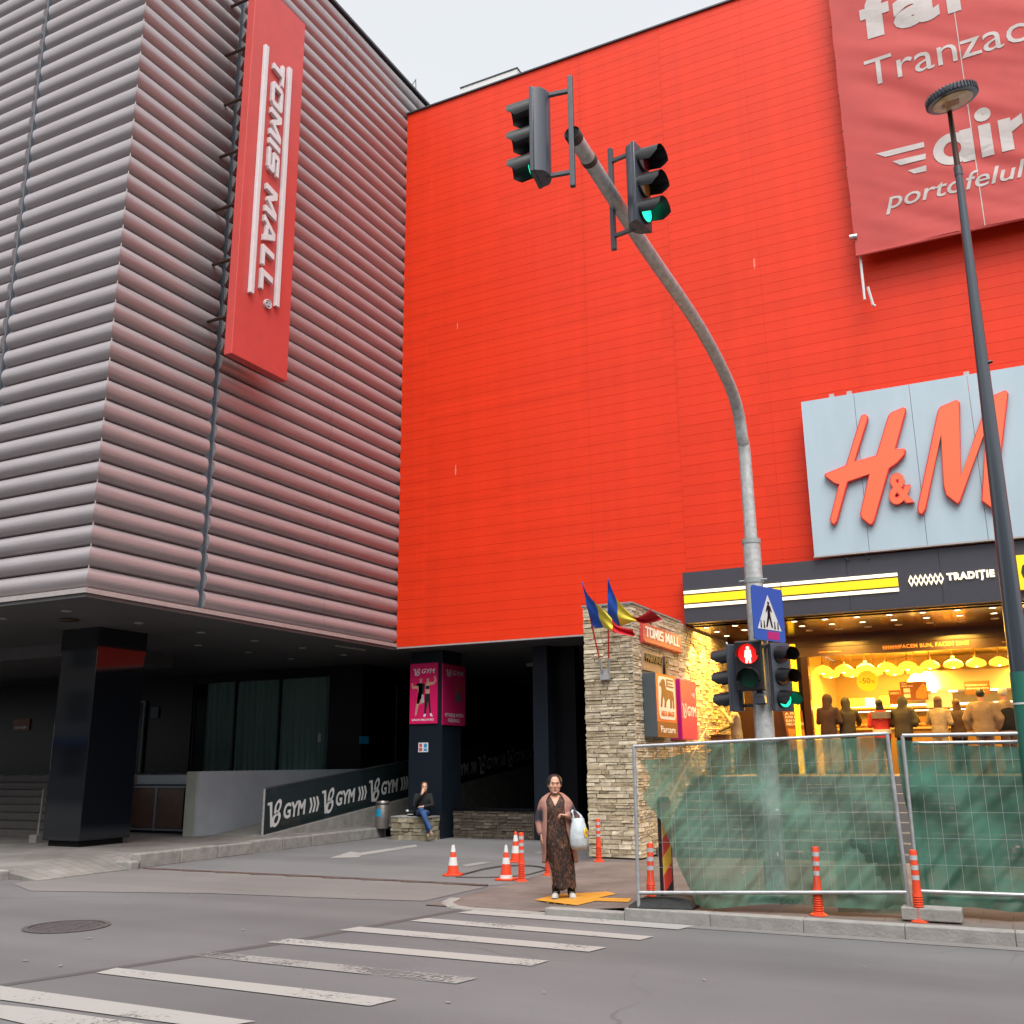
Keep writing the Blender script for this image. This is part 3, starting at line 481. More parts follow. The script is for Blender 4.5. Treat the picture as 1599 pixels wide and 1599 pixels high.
for yj in (17.45, 20.9):
    b = MB()
    for k in range(NT):
        y = yj+random.uniform(-.03, .03); ar = [(XB+.0145+DEP*sin(pi*s/10)**.95, 4.62+PT*(k+.5-.485*cos(pi*s/10))) for s in range(1, 10)]
        b.add([(x, y+d, z) for d in (-.006, .006) for x, z in ar], [(i, i+1, 10+i, 9+i) for i in range(8)])
    b.build('tube_joint', 'tube_dark', rb, fix=False)
b = MB(); b.box(-16.57, -16.39, YB-.02, YB+.1, 4.6, 20.75); b.box(-16.565, -16.535, YB-.10, YB-.02, 4.6, 20.75); b.build('joint_strip', 'tube_dark', rb)
b = MB(); b.box(XB-.1, XB+.02, 13.62, 13.81, 4.6, 20.75); b.box(XB+.02, XB+.10, 13.785, 13.815, 4.6, 20.75); b.build('joint_strip', 'tube_dark', rb)
b = MB(); b.tube([(XB+.085, YB-.085, 4.6), (XB+.085, YB-.085, 20.75)], .012, 6); b.build('corner_trim', 'trim', rb)
b = MB(); b.box(-24.5, XT+.015, YT-.015, YT+.1, 4.535, 4.617); b.box(XT-.1, XT+.0147, YT+.1003, 20.34, 4.535, 4.617); b.build('edge_trim', 'trim', rb)
b = MB(); b.box(-24.5, XT+.03, YT-.03, YT+.2, 20.73, 20.80); b.box(XT-.2, XT+.0297, YT+.2003, 24.1, 20.73, 20.80); b.build('roof_edge', 'coping', rb)
box('core', 'black_m', (-24.5, XB-.06, YB+.06, 24, 4.70, 20.7), rb)
b = MB(); b.box(-60, XT-.02, YT+.02, YW, 4.47, 4.532); b.build('soffit', 'soffit', rb)
box('soffit_beam', 'soffit', (-60, -19.2, 15.3, 18.6, 4.18, 4.469), rb)
b = MB(); b.tube([(XT-.1, 20.6, 20.8), (XT+.02, 20.7, 21.12)], .02, 5); b.tube([(XT-.1, 21.6, 20.8), (XT-.1, 21.6, 20.98)], .03, 5); b.tube([(XT+.02, 20.7, 21.12), (XT-.12, 20.95, 20.85)], .012, 4); b.build('roof_clip', 'tube_dark', rb)
for q in [(4, 966), (104, 954), (217, 973), (314, 988), (398, 1001), (310, 1008), (388, 1019), (473, 1012), (455, 1029), (537, 1023)]:
    c = P(*q, 2, 4.46); d = MB().lathe([(.085, 0), (.085, .02), (.06, .022)], (c.x, c.y, 4.445), 16).build('downlight', 'spot_off', rb)
c = P(108, 968, 2, 4.465); b = MB(); b.lathe([(.2, 4.455), (.16, 4.43), (.05, 4.42)], (c.x, c.y, 0), 9)
tag(b.build('soffit_hole', 'brownm', rb))
b = MB(); b.obox(P(548, 1012, 2, 4.44), (.02, .55, 0), (.03, 0, 0), (0, 0, .018)); b.build('soffit_strip', 'spot_off', rb)

# granite column, thing of its own
gc = site('granite_column', 'square black polished granite column carrying the ribbed wing by the steps', 'column', (-17, 14.5, .2))
cl_, cr_ = P(83, 1153, 1, 13.78).x, P(216, 1153, 0, -16.28).y
box('shaft', 'granite', (cl_, -16.28, 13.78, cr_, .36, 4.47), gc, .01)
box('plinth', 'black_m', (cl_+.08, -16.36, 13.86, cr_-.1, .1, .36), gc)
box('head_band', 'granite', (cl_-.015, -16.265, 13.765, cr_+.015, 4.0, 4.469), gc)

# tall sign on the ribbed side wall
sg = site('wall_sign', 'tall red upright name sign with white slanted letters on the ribbed wall', 'sign', (-12.9, 13.9, 9.3))
XS = -12.78
a = P(363, 538, 0, XS); c = P(449, 586, 0, XS); y0, y1 = a.y, c.y
MB().box(XS-.2, XS, y0, y1, 9.5, 18.3).build('panel', 'red_sign', sg, bevel=.01)
b = MB()
for z in (10.35, 11.6, 12.85, 14.1, 15.35, 16.6, 17.85):
    MB().tube([(XB, y0+.06, z), (XS-.19, y0+.06, z)], .035, 8).build('bracket', 'brownm', sg); MB().tube([(XB, y1-.15, z), (XS-.19, y1-.15, z)], .035, 8).build('bracket', 'brownm', sg)
for t, bt in [((417, 70), (396, 459)), ((452, 104), (437, 481))]:
    A, B = P(*t, 0, XS+.08), P(*bt, 0, XS+.08); yc = (A.y+B.y)/2
    box('border_bar', 'letter', (XS+.001, XS+.085, yc-.055, yc+.055, B.z, A.z), sg, .008)
A, B = P(428, 86, 0, XS+.06), P(420, 464, 0, XS+.06); ya = P(417, 70, 0, XS).y*.5+P(396, 459, 0, XS).y*.5+.15; yb = P(452, 104, 0, XS).y*.5+P(437, 481, 0, XS).y*.5-.28
logo_text('lettering', 'TOMIS MALL', 'letter', sg, (XS, ya, A.z), (0, 0, -1), (0, 1, 0), A.z-B.z, yb-ya, .085, shear=.16)
text('registered_mark', '®', 'letter', sg, (XS, yb-.16, B.z-.05), (0, 0, -1), (0, 1, 0), .2, .2, .06)

# ================================================================== red hall
hall = site('mall_building', 'large building clad in bright red horizontal planks above a dark driveway entrance', 'building', (0, 24, 0))
def planks(b, x0, x1, z0, z1, p=.232):
    prof = []; z = z0
    while z < z1-.01:
        t = min(z+p, z1); prof += [(.006, z), (.006, z+.003), (.0, z+.0055), (.0, t-.001)]; z = t
    vs = [[(x, YW+d, zz) for d, zz in prof] for x in (x0, x1)]
    return b.loft(vs, cap=False, closed=False)
ZT = 19.70
for x0, x1 in ((XT-.02, -8.222), (-8.218, -6.049)): planks(MB(), x0, x1, ZS, ZT).build('cladding', 'red', hall, fix=False)
for x0, x1 in ((-6.045, -3.982), (-3.978, .273), (.277, 4.5), (4.504, 14)): planks(MB(), x0, x1, ZS+.1, ZT).build('cladding', 'red', hall, fix=False)
box('wall_core', 'dark_red', (XT, 14, YW+.03, YW+.3, ZS+.02, ZT), hall)
box('coping', 'coping', (XT-.02, 14, YW-.05, YW+.5, ZT, ZT+.042), hall)
box('edge_trim', 'trim', (XT, -6.13, YW-.02, YW+.1, ZS-.035, ZS-.002), hall)
box('roof_deck', 'black_m', (XT, 14, YW+.5, 45, ZT-.3, ZT), hall)
b = MB(); b.box(-60, -6.2, YW+.102, 48, 4.49, 4.528); b.build('soffit', 'soffit', hall)
ru = site('rooftop_unit', 'pale box shaped roof structure showing above the red wall', 'roof structure', (-11.5, 22.5, ZT))
A, B = P(720, 137, 1, 22), P(808, 106, 1, 22)
box('housing', 'white', (A.x, B.x, 22, 25, ZT, A.z-.04), ru); box('roof', 'coping', (A.x-.02, B.x+.02, 21.98, 25.02, A.z-.038, A.z), ru)
# undercroft of the hall: black walls round the drive and the terrace
tg = site('terrace', 'raised entrance terrace with dark glazed shopfront under the overhang', 'terrace', (-20, 20, .25))
XR = -16.3                                             # wall line along the ramp
box('terrace_slab', 'render_w', (-60, XR-.2, 17.56, 48, .0, 1.53), tg)
b = MB(); b.box(-19.3, XR-.2, 17.5, 17.56, 1.33, 1.53); b.build('slab_edge', 'render_w', tg)
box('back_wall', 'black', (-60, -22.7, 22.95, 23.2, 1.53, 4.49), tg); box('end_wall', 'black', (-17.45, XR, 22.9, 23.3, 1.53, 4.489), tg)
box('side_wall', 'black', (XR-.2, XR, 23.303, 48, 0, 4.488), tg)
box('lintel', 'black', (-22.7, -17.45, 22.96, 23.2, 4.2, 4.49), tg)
for k, (x0, x1) in enumerate([(-22.6, -21.05), (-21.0, -19.35), (-19.3, -17.5)]):
    p = box('glazing', 'glass_v', (x0, x1, 23.02, 23.035, 1.6, 4.18), tg)
for x in (-22.65, -21.025, -19.325, -17.475): box('mullion', 'black', (x-.03, x+.03, 22.99, 23.07, 1.53, 4.2), tg)
cu = MB(); cu.grid(lambda u, v: (-22.6+5.1*u, 23.45+.06*sin(u*150)+.03*sin(u*67+1), 1.55+2.7*v), 220, 1); cu.build('curtain', 'curtain', tg, smooth=180, fix=False)
box('rear_wall', 'black_m', (-40, -17.4, 23.7, 23.8, 1.53, 4.48), tg)
for q0, q1, mm in [((228, 1095), (236, 1212), 'trim')]:
    A, B = P(*q0, 1, 22.9), P(*q1, 1, 22.9); b = MB(); b.box(A.x-.03, A.x+.03, 22.86, 22.94, 1.54, A.z); b.box(A.x-.6, A.x+.03, 22.87, 22.93, A.z-.05, A.z+.004); b.build('door_frame', 'tube_dark', tg)
A, B = P(238, 1105, 1, 22.93), P(248, 1122, 1, 22.93); box('notice', 'slate', (A.x, B.x, 22.90, 22.949, B.z, A.z), tg)
c = P(516, 1152, 1, 22.98); b = MB(); b.box(c.x-.4, c.x-.33, 22.94, 23.0, c.z-.12, c.z+.12); b.build('door_handle', 'letter', tg)
A, B = P(563, 1150, 0, XR+.02), P(573, 1162, 0, XR+.02); b = MB(); b.box(XR+.001, XR+.02, A.y, B.y+.1, B.z, A.z); b.build('wall_notice', 'sticker_b', tg)
MB().box(XR+.001, XR+.02, 24.6, 24.63, 1.6, 4.0).build('door_seam', 'tube_dark', tg)
ar = site('arrow_sign', 'small orange sign with a white arrow on the black wall by the steps', 'sign', P(33, 1133, 1, 22.9))
A, B = P(22, 1124, 1, 22.9), P(45, 1141, 1, 22.9); box('plate', 'brown', (A.x, B.x, 22.91, 22.948, B.z, A.z), ar)
b = MB(); h = A.z-B.z; L = B.x-A.x
b.prism([(.1*L, .2*h), (.65*L, .2*h), (.65*L, .1*h), (.9*L, .27*h), (.65*L, .44*h), (.65*L, .34*h), (.1*L, .34*h)], (A.x, 22.91, B.z), X3, Z3, .001, .004); b.build('arrow', 'white', ar)
# garage void
gv = site('garage_entrance', 'dark covered driveway mouth with black back wall and navy pier', 'garage entrance', (-10, 24, 0))
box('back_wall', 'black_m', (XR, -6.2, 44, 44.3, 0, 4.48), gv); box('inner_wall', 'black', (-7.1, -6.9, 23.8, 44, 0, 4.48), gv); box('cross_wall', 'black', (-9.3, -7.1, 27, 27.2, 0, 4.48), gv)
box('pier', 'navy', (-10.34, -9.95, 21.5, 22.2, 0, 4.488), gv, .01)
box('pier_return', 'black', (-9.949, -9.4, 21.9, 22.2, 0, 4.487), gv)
c = P(862, 1036, 2, 4.46); b = MB(); b.box(c.x-.75, c.x+.75, c.y-.09, c.y+.09, 4.40, 4.488); b.build('strip_light', 'spot_off', gv)
A = P(750, 1198, 1, 34); ex = site('exit_sign', 'small green lit sign deep in the dark garage', 'exit sign', A); b = MB(); b.box(A.x-.2, A.x+.25, 34, 34.06, A.z-.08, A.z+.1); b.build('lit_panel', 'exit_g', ex); b = MB(); b.tube([(A.x, 34.03, A.z+.1), (A.x, 34.03, 4.48)], .012, 5); b.build('hanger', 'black', ex)

# stone walls -------------------------------------------------------
def stones(b, o, r, u, n, W, H, hmin, hmax, lmin, lmax, d0, d1, holes=()):
    """courses of split stones laid on a face: frame (o, r, u) with outward normal n"""
    o, r, u, n = V(o), V(r), V(u), V(n); z = 0
    while z < H-.005:
        h = min(random.uniform(hmin, hmax), H-z)
        if H-z-h < hmin*.5: h = H-z
        x = -random.uniform(0, .02)
        while x < W-.005:
            l = min(random.uniform(lmin, lmax), W-x)
            if W-x-l < lmin*.4: l = W-x
            d = random.uniform(d0, d1); g = .003; j = lambda: random.uniform(-.004, .004); jd = lambda: random.uniform(-.012, .008)
            q = [(x+g+j(), z+g+j()), (x+l-g+j(), z+g+j()), (x+l-g+j(), z+h-g+j()), (x+g+j(), z+h-g+j())]
            back = [o+r*a+u*c-n*.02 for a, c in q]; fr = [o+r*(a*.97+.03*(x+l/2))+u*(c*.94+.06*(z+h/2))+n*(d+jd()) for a, c in q]
            b.add(back+fr, [(4, 5, 6, 7), (0, 1, 5, 4), (1, 2, 6, 5), (2, 3, 7, 6), (3, 0, 4, 7)]); x += l
        z += h
    return b
random.seed(11)
XP0, XP1, YP = -7.10, -6.14, 17.02
ZP1 = 4.58
sw = site('stone_wall', 'pale split stone wall end standing between the driveway and the shop steps', 'stone wall', (-6.6, 19, .05))
box('wall_core', 'grout', (XP0+.02, XP1-.02, YP+.02, 23.7, .1, ZP1), sw)
b = MB()
stones(b, (XP0, YP, .12), X3, Z3, -Y3, XP1-XP0, ZP1-.12, .035, .09, .12, .46, .0, .024)
stones(b, (XP1, YP, .12), Y3, Z3, X3, 23.7-YP, ZP1-.12, .035, .09, .12, .46, .0, .024)
stones(b, (XP0, 20.3, .12), -Y3, Z3, -X3, 20.3-YP, ZP1-.12, .035, .09, .12, .46, .0, .024)
b.build('stone_facing', 'stone', sw)
b = MB(); b.box(XP0-.03, XP1+.03, YP-.03, 20.0, ZP1+.002, ZP1+.035); b.build('coping', 'conc_l', sw)
lg = site('stone_ledge', 'low rough stone ledge beside the kerb where a woman in black sits', 'stone ledge', (-13.2, 20.8, 0))
LX0, LX1 = P(612, 1309, 1, 20.5).x, P(668, 1309, 1, 20.5).x
box('core', 'grout', (LX0+.02, LX1-.02, 20.5, 21.0, 0, .5), lg)
b = MB(); stones(b, (LX0, 20.48, 0), X3, Z3, -Y3, LX1-LX0, .5, .07, .13, .12, .34, .0, .05); stones(b, (LX1, 20.48, 0), Y3, Z3, X3, .54, .5, .07, .13, .12, .3, 0, .03); b.build('stone_facing', 'stone_d', lg)
box('coping', 'concrete', (LX0-.02, LX1+.02, 20.46, 21.02, .5, .54), lg, .01)
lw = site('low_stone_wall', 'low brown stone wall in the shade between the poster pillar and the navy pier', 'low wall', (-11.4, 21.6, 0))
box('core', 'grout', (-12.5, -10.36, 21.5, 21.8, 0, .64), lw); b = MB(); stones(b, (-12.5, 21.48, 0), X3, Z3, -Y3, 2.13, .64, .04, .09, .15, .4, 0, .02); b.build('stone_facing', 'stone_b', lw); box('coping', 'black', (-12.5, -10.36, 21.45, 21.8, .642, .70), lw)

# gym pillar with posters
gp = site('square_pillar', 'dark square pillar at the driveway corner carrying two pink posters', 'pillar', (-13.1, 21.5, 0))
box('shaft', 'navy', (-13.55, -12.6, 21.06, 22.0, 0, 4.489), gp, .008)
def v8(parent, o, r, u, w, h, m, depth=.004, lift=0):
    """the gym's two-figure monogram: a slanted V whose arm runs on into a tall 8"""
    o, r, u = V(o), V(r), V(u); nn = r.cross(u); q = lambda x, y: o+r*(x*w)+u*(y*h)+nn*(lift+depth)
    b = MB(); b.prism([(0, h*.92), (w*.30, h*.92), (w*.34, h*.30), (w*.52, h*.55), (w*.47, h*.62), (w*.36, h*.0), (w*.24, h*.0), (w*.14, h*.82), (0, h*.82)], o, r, u, lift, lift+depth)
    for cx, cy, rx, ry in ((.70, .70, .22, .27), (.62, .24, .27, .27)):
        pts = [(cx+rx*cos(2*pi*k/18)+.10*sin(2*pi*k/18), cy+ry*sin(2*pi*k/18)) for k in range(18)]; inn = [(cx+(a-cx)*.48, cy+(c-cy)*.52) for a, c in pts]
        vs = [q(*p) for p in pts]+[q(*p) for p in inn]; b.add(vs, [(k, (k+1) % 18, 18+(k+1) % 18, 18+k) for k in range(18)])
    o2 = b.build('monogram', m, parent, fix=False); return o2
def poster(label, o, r, u, w, h, base, pr, first):
    o, r, u = V(o), V(r), V(u); nn = r.cross(u); t = site('poster', label, 'poster', o, 'posters on the square pillar')
    MB().prism([(0, 0), (w, 0), (w, h), (0, h)], o, r, u, 0, .03).build('sheet', base, t)
    at = lambda x, y, d=.03: o+r*(x*w)+u*(y*h)+nn*d
    v8(t, at(.12, .80), r, u, w*.26, h*.12, pr, .002, .0)
    text('lettering', 'GYM', pr, t, at(.42, .83), r, u, w*.48, h*.075, .002, bold=.02, shear=.2)
    def fig(name, m, pts): MB().prism([(x*w, y*h) for x, y in pts], at(0, 0), r, u, .0005, .002).build(name, m, t)
    if first:
        text('lettering', 'WWW.V8GYM.RO', pr, t, at(.08, .045), r, u, w*.8, h*.035, .002, bold=.02)
        fig('printed_figure', 'skin', [(.34, .67), (.36, .70), (.34, .735), (.40, .755), (.45, .735), (.43, .69), (.46, .665), (.44, .5), (.40, .32), (.33, .31), (.25, .14), (.19, .13), (.24, .33), (.30, .5), (.28, .58), (.08, .58), (.05, .67), (.09, .68), (.12, .62), (.22, .63), (.24, .66)])
        fig('printed_shirt', 'black_c', [(.22, .66), (.35, .672), (.46, .672), (.55, .64), (.50, .48), (.30, .48), (.32, .62), (.24, .63)])
        fig('printed_shorts', 'poster_g', [(.29, .48), (.50, .48), (.53, .35), (.43, .33), (.40, .42), (.35, .33), (.25, .33)])
        MB().prism([(x*w, y*h) for x, y in [(.60, .67), (.62, .70), (.61, .735), (.66, .75), (.70, .735), (.69, .70), (.70, .68), (.86, .68), (.90, .71), (.87, .77), (.92, .78), (.97, .70), (.88, .64), (.72, .63), (.72, .49), (.58, .49), (.56, .62)]], at(0, 0), r, u, .0022, .0035).build('printed_figure', 'skin2', t)
        MB().prism([(x*w, y*h) for x, y in [(.57, .62), (.72, .62), (.71, .565), (.58, .565)]], at(0, 0), r, u, .0036, .0045).build('printed_top', 'black_c', t)
        MB().prism([(x*w, y*h) for x, y in [(.56, .49), (.73, .49), (.78, .17), (.73, .16), (.66, .38), (.60, .16), (.53, .16)]], at(0, 0), r, u, .0036, .0045).build('printed_leggings', 'black_c', t)
        MB().prism([(x*w, y*h) for x, y in [(.50, .115), (.58, .115), (.60, .165), (.54, .165)]], at(0, 0), r, u, .0036, .0045).build('printed_shoe', 'poster_w', t)
        MB().prism([(x*w, y*h) for x, y in [(.76, .12), (.85, .115), (.79, .17), (.73, .17)]], at(0, 0), r, u, .0036, .0045).build('printed_shoe', 'poster_w', t)
    else:
        text('lettering', 'FITNESS WITH', pr, t, at(.10, .135), r, u, w*.8, h*.06, .002, bold=.02); text('lettering', 'FEELINGS', pr, t, at(.24, .05), r, u, w*.5, h*.06, .002, bold=.02)
        fig('printed_figure', 'brown', [(.66, .74), (.72, .74), (.74, .66), (.80, .56), (.78, .53), (.68, .60), (.56, .53), (.54, .56), (.64, .66)])
        fig('printed_weight', 'slate', [(.62, .56), (.74, .56), (.82, .45), (.78, .39), (.58, .39), (.54, .45)])
A, B = P(640, 1131, 1, 21.03), P(682, 1035, 1, 21.03)
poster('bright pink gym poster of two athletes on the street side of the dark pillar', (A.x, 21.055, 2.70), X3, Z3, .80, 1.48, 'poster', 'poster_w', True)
poster('shade-darkened pink gym poster with a dangling weight on the driveway side of the pillar', (-12.595, 21.03, 2.66), Y3, Z3, 1.12, 1.49, 'poster_shade', 'poster_g', False)  # darkened pink with grey for white print: the shade is in the colours
ns = site('notice_plate', 'small white notice with red and blue symbols on the dark pillar below the posters', 'notice', P(662, 1167, 1, 21.05))
A, B = P(654, 1175, 1, 21.05), P(669, 1160, 1, 21.05); MB().box(A.x, B.x, 21.04, 21.058, A.z, B.z).build('plate', 'poster_w', ns)
hw = (B.x-A.x); hh = B.z-A.z
MB().box(A.x+.08*hw, A.x+.42*hw, 21.036, 21.039, A.z+.1*hh, A.z+.45*hh).build('red_symbol', 'sticker_r', ns); MB().box(A.x+.1*hw, A.x+.4*hw, 21.036, 21.039, A.z+.55*hh, A.z+.9*hh).build('red_symbol', 'sticker_r', ns)
b = MB(); b.prism([(.75*hw+.18*hw*cos(2*pi*k/14), .68*hh+.24*hh*sin(2*pi*k/14)) for k in range(14)], (A.x, 21.04, A.z), X3, Z3, .001, .004); b.prism([(.57*hw, .1*hh), (.93*hw, .1*hh), (.93*hw, .36*hh), (.57*hw, .36*hh)], (A.x, 21.04, A.z), X3, Z3, .001, .004); b.build('blue_symbol', 'sticker_b', ns)

# ramp, its wall and the printed glass railing
rp = MB(); rl = lambda y: .2+.105*(y-17.0)
rp.loft([[(-16.3, 17.0, .1), (-14.85, 17.0, .1), (-14.85, 17.0, .21), (-16.3, 17.0, .21)], [(-16.3, 44, .1), (-14.85, 44, .1), (-14.85, 44, rl(44)), (-16.3, 44, rl(44))]])
struct(rp.build('ramp', 'concrete'))
rw = site('ramp_wall', 'grey rendered wall stepping up beside the ramp', 'wall', (-16.45, 19.5, .2))
box('wall', 'render_w', (-16.62, XR+.003, 16.83, 22.9, .1, 1.62), rw); box('end_face', 'render_l', (-16.63, XR-.02, 16.8, 16.829, .1, 1.615), rw)
rail = site('glass_railing', 'dark glass ramp railing printed with white gym lettering and chevrons', 'railing', (-15, 17.5, .2))
XG = -15.0; gz = lambda y: .19+.103*(y-17.5)
b = MB(); b.loft([[(XG-.008, y, gz(y)+.02), (XG+.008, y, gz(y)+.02), (XG+.008, y, gz(y)+1.03), (XG-.008, y, gz(y)+1.03)] for y in (17.55, 40)]); b.build('glass_panel', 'glass_r', rail)
b = MB(); b.tube([(XG, 17.5, .1), (XG, 17.5, 1.24)], .025, 8); b.build('end_post', 'steel', rail)
b = MB(); b.tube([(XG, 17.5, gz(17.5)+1.05), (XG, 40, gz(40)+1.05)], .018, 8); b.build('top_rail', 'dgrey', rail)
b = MB(); b.loft([[(XG-.05, y, max(.02, gz(y)-.25)), (XG+.05, y, max(.02, gz(y)-.25)), (XG+.05, y, gz(y)+.02), (XG-.05, y, gz(y)+.02)] for y in (17.5, 19.5, 40)]); b.build('kick_plate', 'render_w', rail)
sl = V((0, 1, .103)).normalized()
for k in range(11):
    y = 17.62+1.925*k; o = V((XG+.009, y, gz(y)+.30))
    v8(rail, o+V((0, 0, -.10)), sl, Z3, .50, .58, 'white', .002); text('lettering', 'GYM', 'white', rail, o+sl*.55, sl, Z3, .78, .34, .002, bold=.03, shear=.12)
    b = MB()
    for c in range(3):
        s0 = 1.46+.125*c; b.prism([(s0, 0), (s0+.065, 0), (s0+.125, .17), (s0+.065, .34), (s0, .34), (s0+.06, .17)], o, sl, Z3, 0, .002)
    b.build('chevron', 'white', rail)
# steps on the left and the cabinet
st = MB()
for k in range(8): st.box(-40, -18.9, 15.2+.3*k, 17.55, .25+.16*k, .25+.16*(k+1)-.004)
tag(st.build('stone_steps', 'stair', bevel=.008), 'flight of grey stone steps rising to the terrace behind the black column', 'steps', kind='thing')
hr = site('handrail', 'slanted pale handrail on a white base beside the left steps', 'handrail', P(58, 1318, 2, .25)); c = P(58, 1316, 2, .25); c2 = P(69, 1233, 1, c.y+.6)
b = MB(); b.tube([c, c2], .022, 8); b.build('rail', 'conc_l', hr); b = MB(); b.box(c.x-.12, c.x+.1, c.y-.1, c.y+.1, .2, .4); b.build('base', 'conc_l', hr)
cb = site('cabinet', 'brown two door cabinet under the terrace edge by the grey ramp wall', 'cabinet', (-18.2, 17.5, .2))
A, B = P(207, 1228, 1, 17.4), P(288, 1303, 1, 17.4); mid = (A.x+B.x)/2
box('body', 'black_m', (A.x, B.x, 17.36, 17.5, .25, 1.32), cb)
for x0, x1 in ((A.x+.03, mid-.03), (mid+.03, B.x-.03)): box('door', 'cab', (x0, x1, 17.33, 17.36, .36, 1.24), cb)
b = MB(); b.box(mid-.028, mid+.028, 17.31, 17.36, .3, 1.3); b.box(A.x, B.x, 17.315, 17.36, 1.25, 1.30); b.box(A.x, B.x, 17.315, 17.36, .31, .35); b.build('frame', 'tube_dark', cb)
# bin
bn = thing('litter_bin', 'steel cylinder litter bin with a blue sticker at the foot of the glass railing', 'litter bin', P(597, 1294, 2, .22))
b = MB(); b.lathe([(.16, 0), (.165, .02), (.165, .62), (.15, .64), (.14, .62), (.14, .5)], n=28); b.build('body', 'bin_s', bn, smooth=40)
b = MB(); b.lathe([(.172, .56), (.172, .60)], n=28, cap=False); b.build('rim', 'dgrey', bn, fix=False)
b = MB()
ang = [radians(-125+5*k) for k in range(13)]; b.add([(.168*cos(a), .168*sin(a), z) for z in (.28, .46) for a in ang], [(k, k+1, 14+k, 13+k) for k in range(12)]); b.build('sticker', 'sticker_b', bn, fix=False)

# ================================================================== signs on the red hall
YB2 = 20.0
bd = site('billboard', 'pale blue grey fascia board with two big orange script letters and an ampersand', 'sign', (-1, 20.1, 5.9))
A, B = P(1251, 628.5, 1, YB2), P(1597, 569, 1, YB2); C_ = P(1272.7, 869, 1, YB2)
bx0, bx1, bz0, bz1 = A.x, 4.2, C_.z, A.z
n = 0; x = bx0
for wd in (1.06, 1.06, 1.06, 1.06, 1.06, 1.06, 9):
    x1 = min(x+wd, bx1); box('panel', 'board', (x+.004, x1-.004, YB2, YB2+.12, bz0, bz1), bd); x = x1
    if x >= bx1: break
box('rim', 'trim', (bx0-.015, bx1, YB2-.006, YB2+.125, bz0-.03, bz0-.002), bd)
for q in (1298, 1326, 1513):
    c = P(q, 610, 1, YB2+.05); b = MB(); b.box(c.x-.05, c.x+.05, YB2+.06, YB2+.11, bz1-.02, bz1+.09); b.build('hanger', 'trim', bd)
for q in (1320, 1352): c = P(q, 868, 1, YB2+.1); b = MB(); b.tube([(c.x, YB2+.1, bz0-.03), (c.x+.06, YB2+.05, bz0-.14)], .018, 6); b.build('fixing', 'dgrey', bd)
def traced(pts, sc, ox, oy, Y): return [(lambda p: (p.x, p.z))(P(ox+x*sc, oy+y*sc, 1, Y)) for x, y in pts]
s = 369/1599
Hp = [(498, 385), (525, 375), (545, 388), (547, 412), (458, 695), (600, 655), (682, 385), (700, 365), (785, 328), (803, 337), (803, 362), (735, 610), (790, 608), (803, 622), (796, 655), (745, 712), (690, 750), (592, 1100), (572, 1130), (552, 1127), (498, 1083), (491, 1050), (550, 790), (410, 840), (338, 1105), (318, 1130), (294, 1118), (287, 1085), (345, 857), (318, 850), (250, 800), (252, 780), (395, 722)]
Mp = [(877, 1015), (1016, 355), (1035, 325), (1145, 278), (1168, 295), (1174, 795), (1330, 352), (1398, 245), (1475, 212), (1497, 235), (1450, 640), (1412, 1000), (1400, 1030), (1312, 968), (1343, 480), (1172, 970), (1152, 991), (1072, 930), (1052, 860), (1040, 520), (938, 1025), (912, 1062), (886, 1050)]
for pts, nm in ((Hp, 'letter'), (Mp, 'letter')):
    q = traced(pts, s, 1230, 560, YB2-.1); o = V((0, YB2, 0))
    MB().prism(q, o, X3, Z3, .02, .10).build(nm, 'red_l', bd, bevel=.012)
    cx = sum(a for a, c in q)/len(q); cz = sum(c for a, c in q)/len(q)
    # raised face, inset from the outline
    def inset(q, d):
        r = []; n = len(q); ar = sum(q[i][0]*q[(i+1) % n][1]-q[(i+1) % n][0]*q[i][1] for i in range(n)); sg = 1 if ar > 0 else -1
        for i in range(n):
            p0, p1, p2 = V(q[i-1]), V(q[i]), V(q[(i+1) % n]); e1 = (p1-p0).normalized(); e2 = (p2-p1).normalized()
            n1 = V((-e1.y, e1.x))*sg; n2 = V((-e2.y, e2.x))*sg; m = (n1+n2); m = m/max(.7, m.dot(n1)) if m.length > .1 else n1
            r.append(tuple(p1+m*d))
        return r
    MB().prism(inset(q, .022), o, X3, Z3, .095, .108).build('letter_face', 'orange_l', bd)
A, B = P(1230+692*s, 560+1000*s, 1, YB2-.08), P(1230+838*s, 560+762*s, 1, YB2-.08)
text('ampersand', '&', 'red_l', bd, (A.x, YB2, A.z), X3, Z3, B.x-A.x, B.z-A.z, .08, bold=.055, lift=.02); text('ampersand_face', '&', 'orange_l', bd, (A.x+.012, YB2, A.z+.012), X3, Z3, B.x-A.x-.024, B.z-A.z-.024, .012, bold=.03, lift=.095)

bn_ = site('advert_banner', 'huge faded red mesh banner with white lettering hung on the red wall', 'banner', (1, 19.95, 12))
A, B, C_ = P(1337, 399, 1, 19.95), P(1297, 0, 1, 19.95), P(1599, 340, 1, 19.95)
ax0, az0 = A.x, A.z; YBN = 19.95
def ban(u, v):
    x = ax0+6.2*u; z = az0+8.2*v; s_, t_ = x*.5+z*.87, x*.87-z*.5; d = (.05*noise.noise(V((t_*.3, s_*1.6, 2)))+.022*noise.noise(V((t_*.5, s_*3.6, 7)))+.012*noise.noise(V((x*.8, z*5, 3)))*max(0, 1-v*3))*min(1, .15+u*4)
    edge = .07*sin(v*46)*max(0, 1-u*9)*.25
    sag = -.02*sin(u*pi*5)*max(0, 1-v*8)
    return (x+edge*.35, YBN+d, z+sag)
def bany(x, z): return ban((x-ax0)/6.2, (z-az0)/8.2)[1]
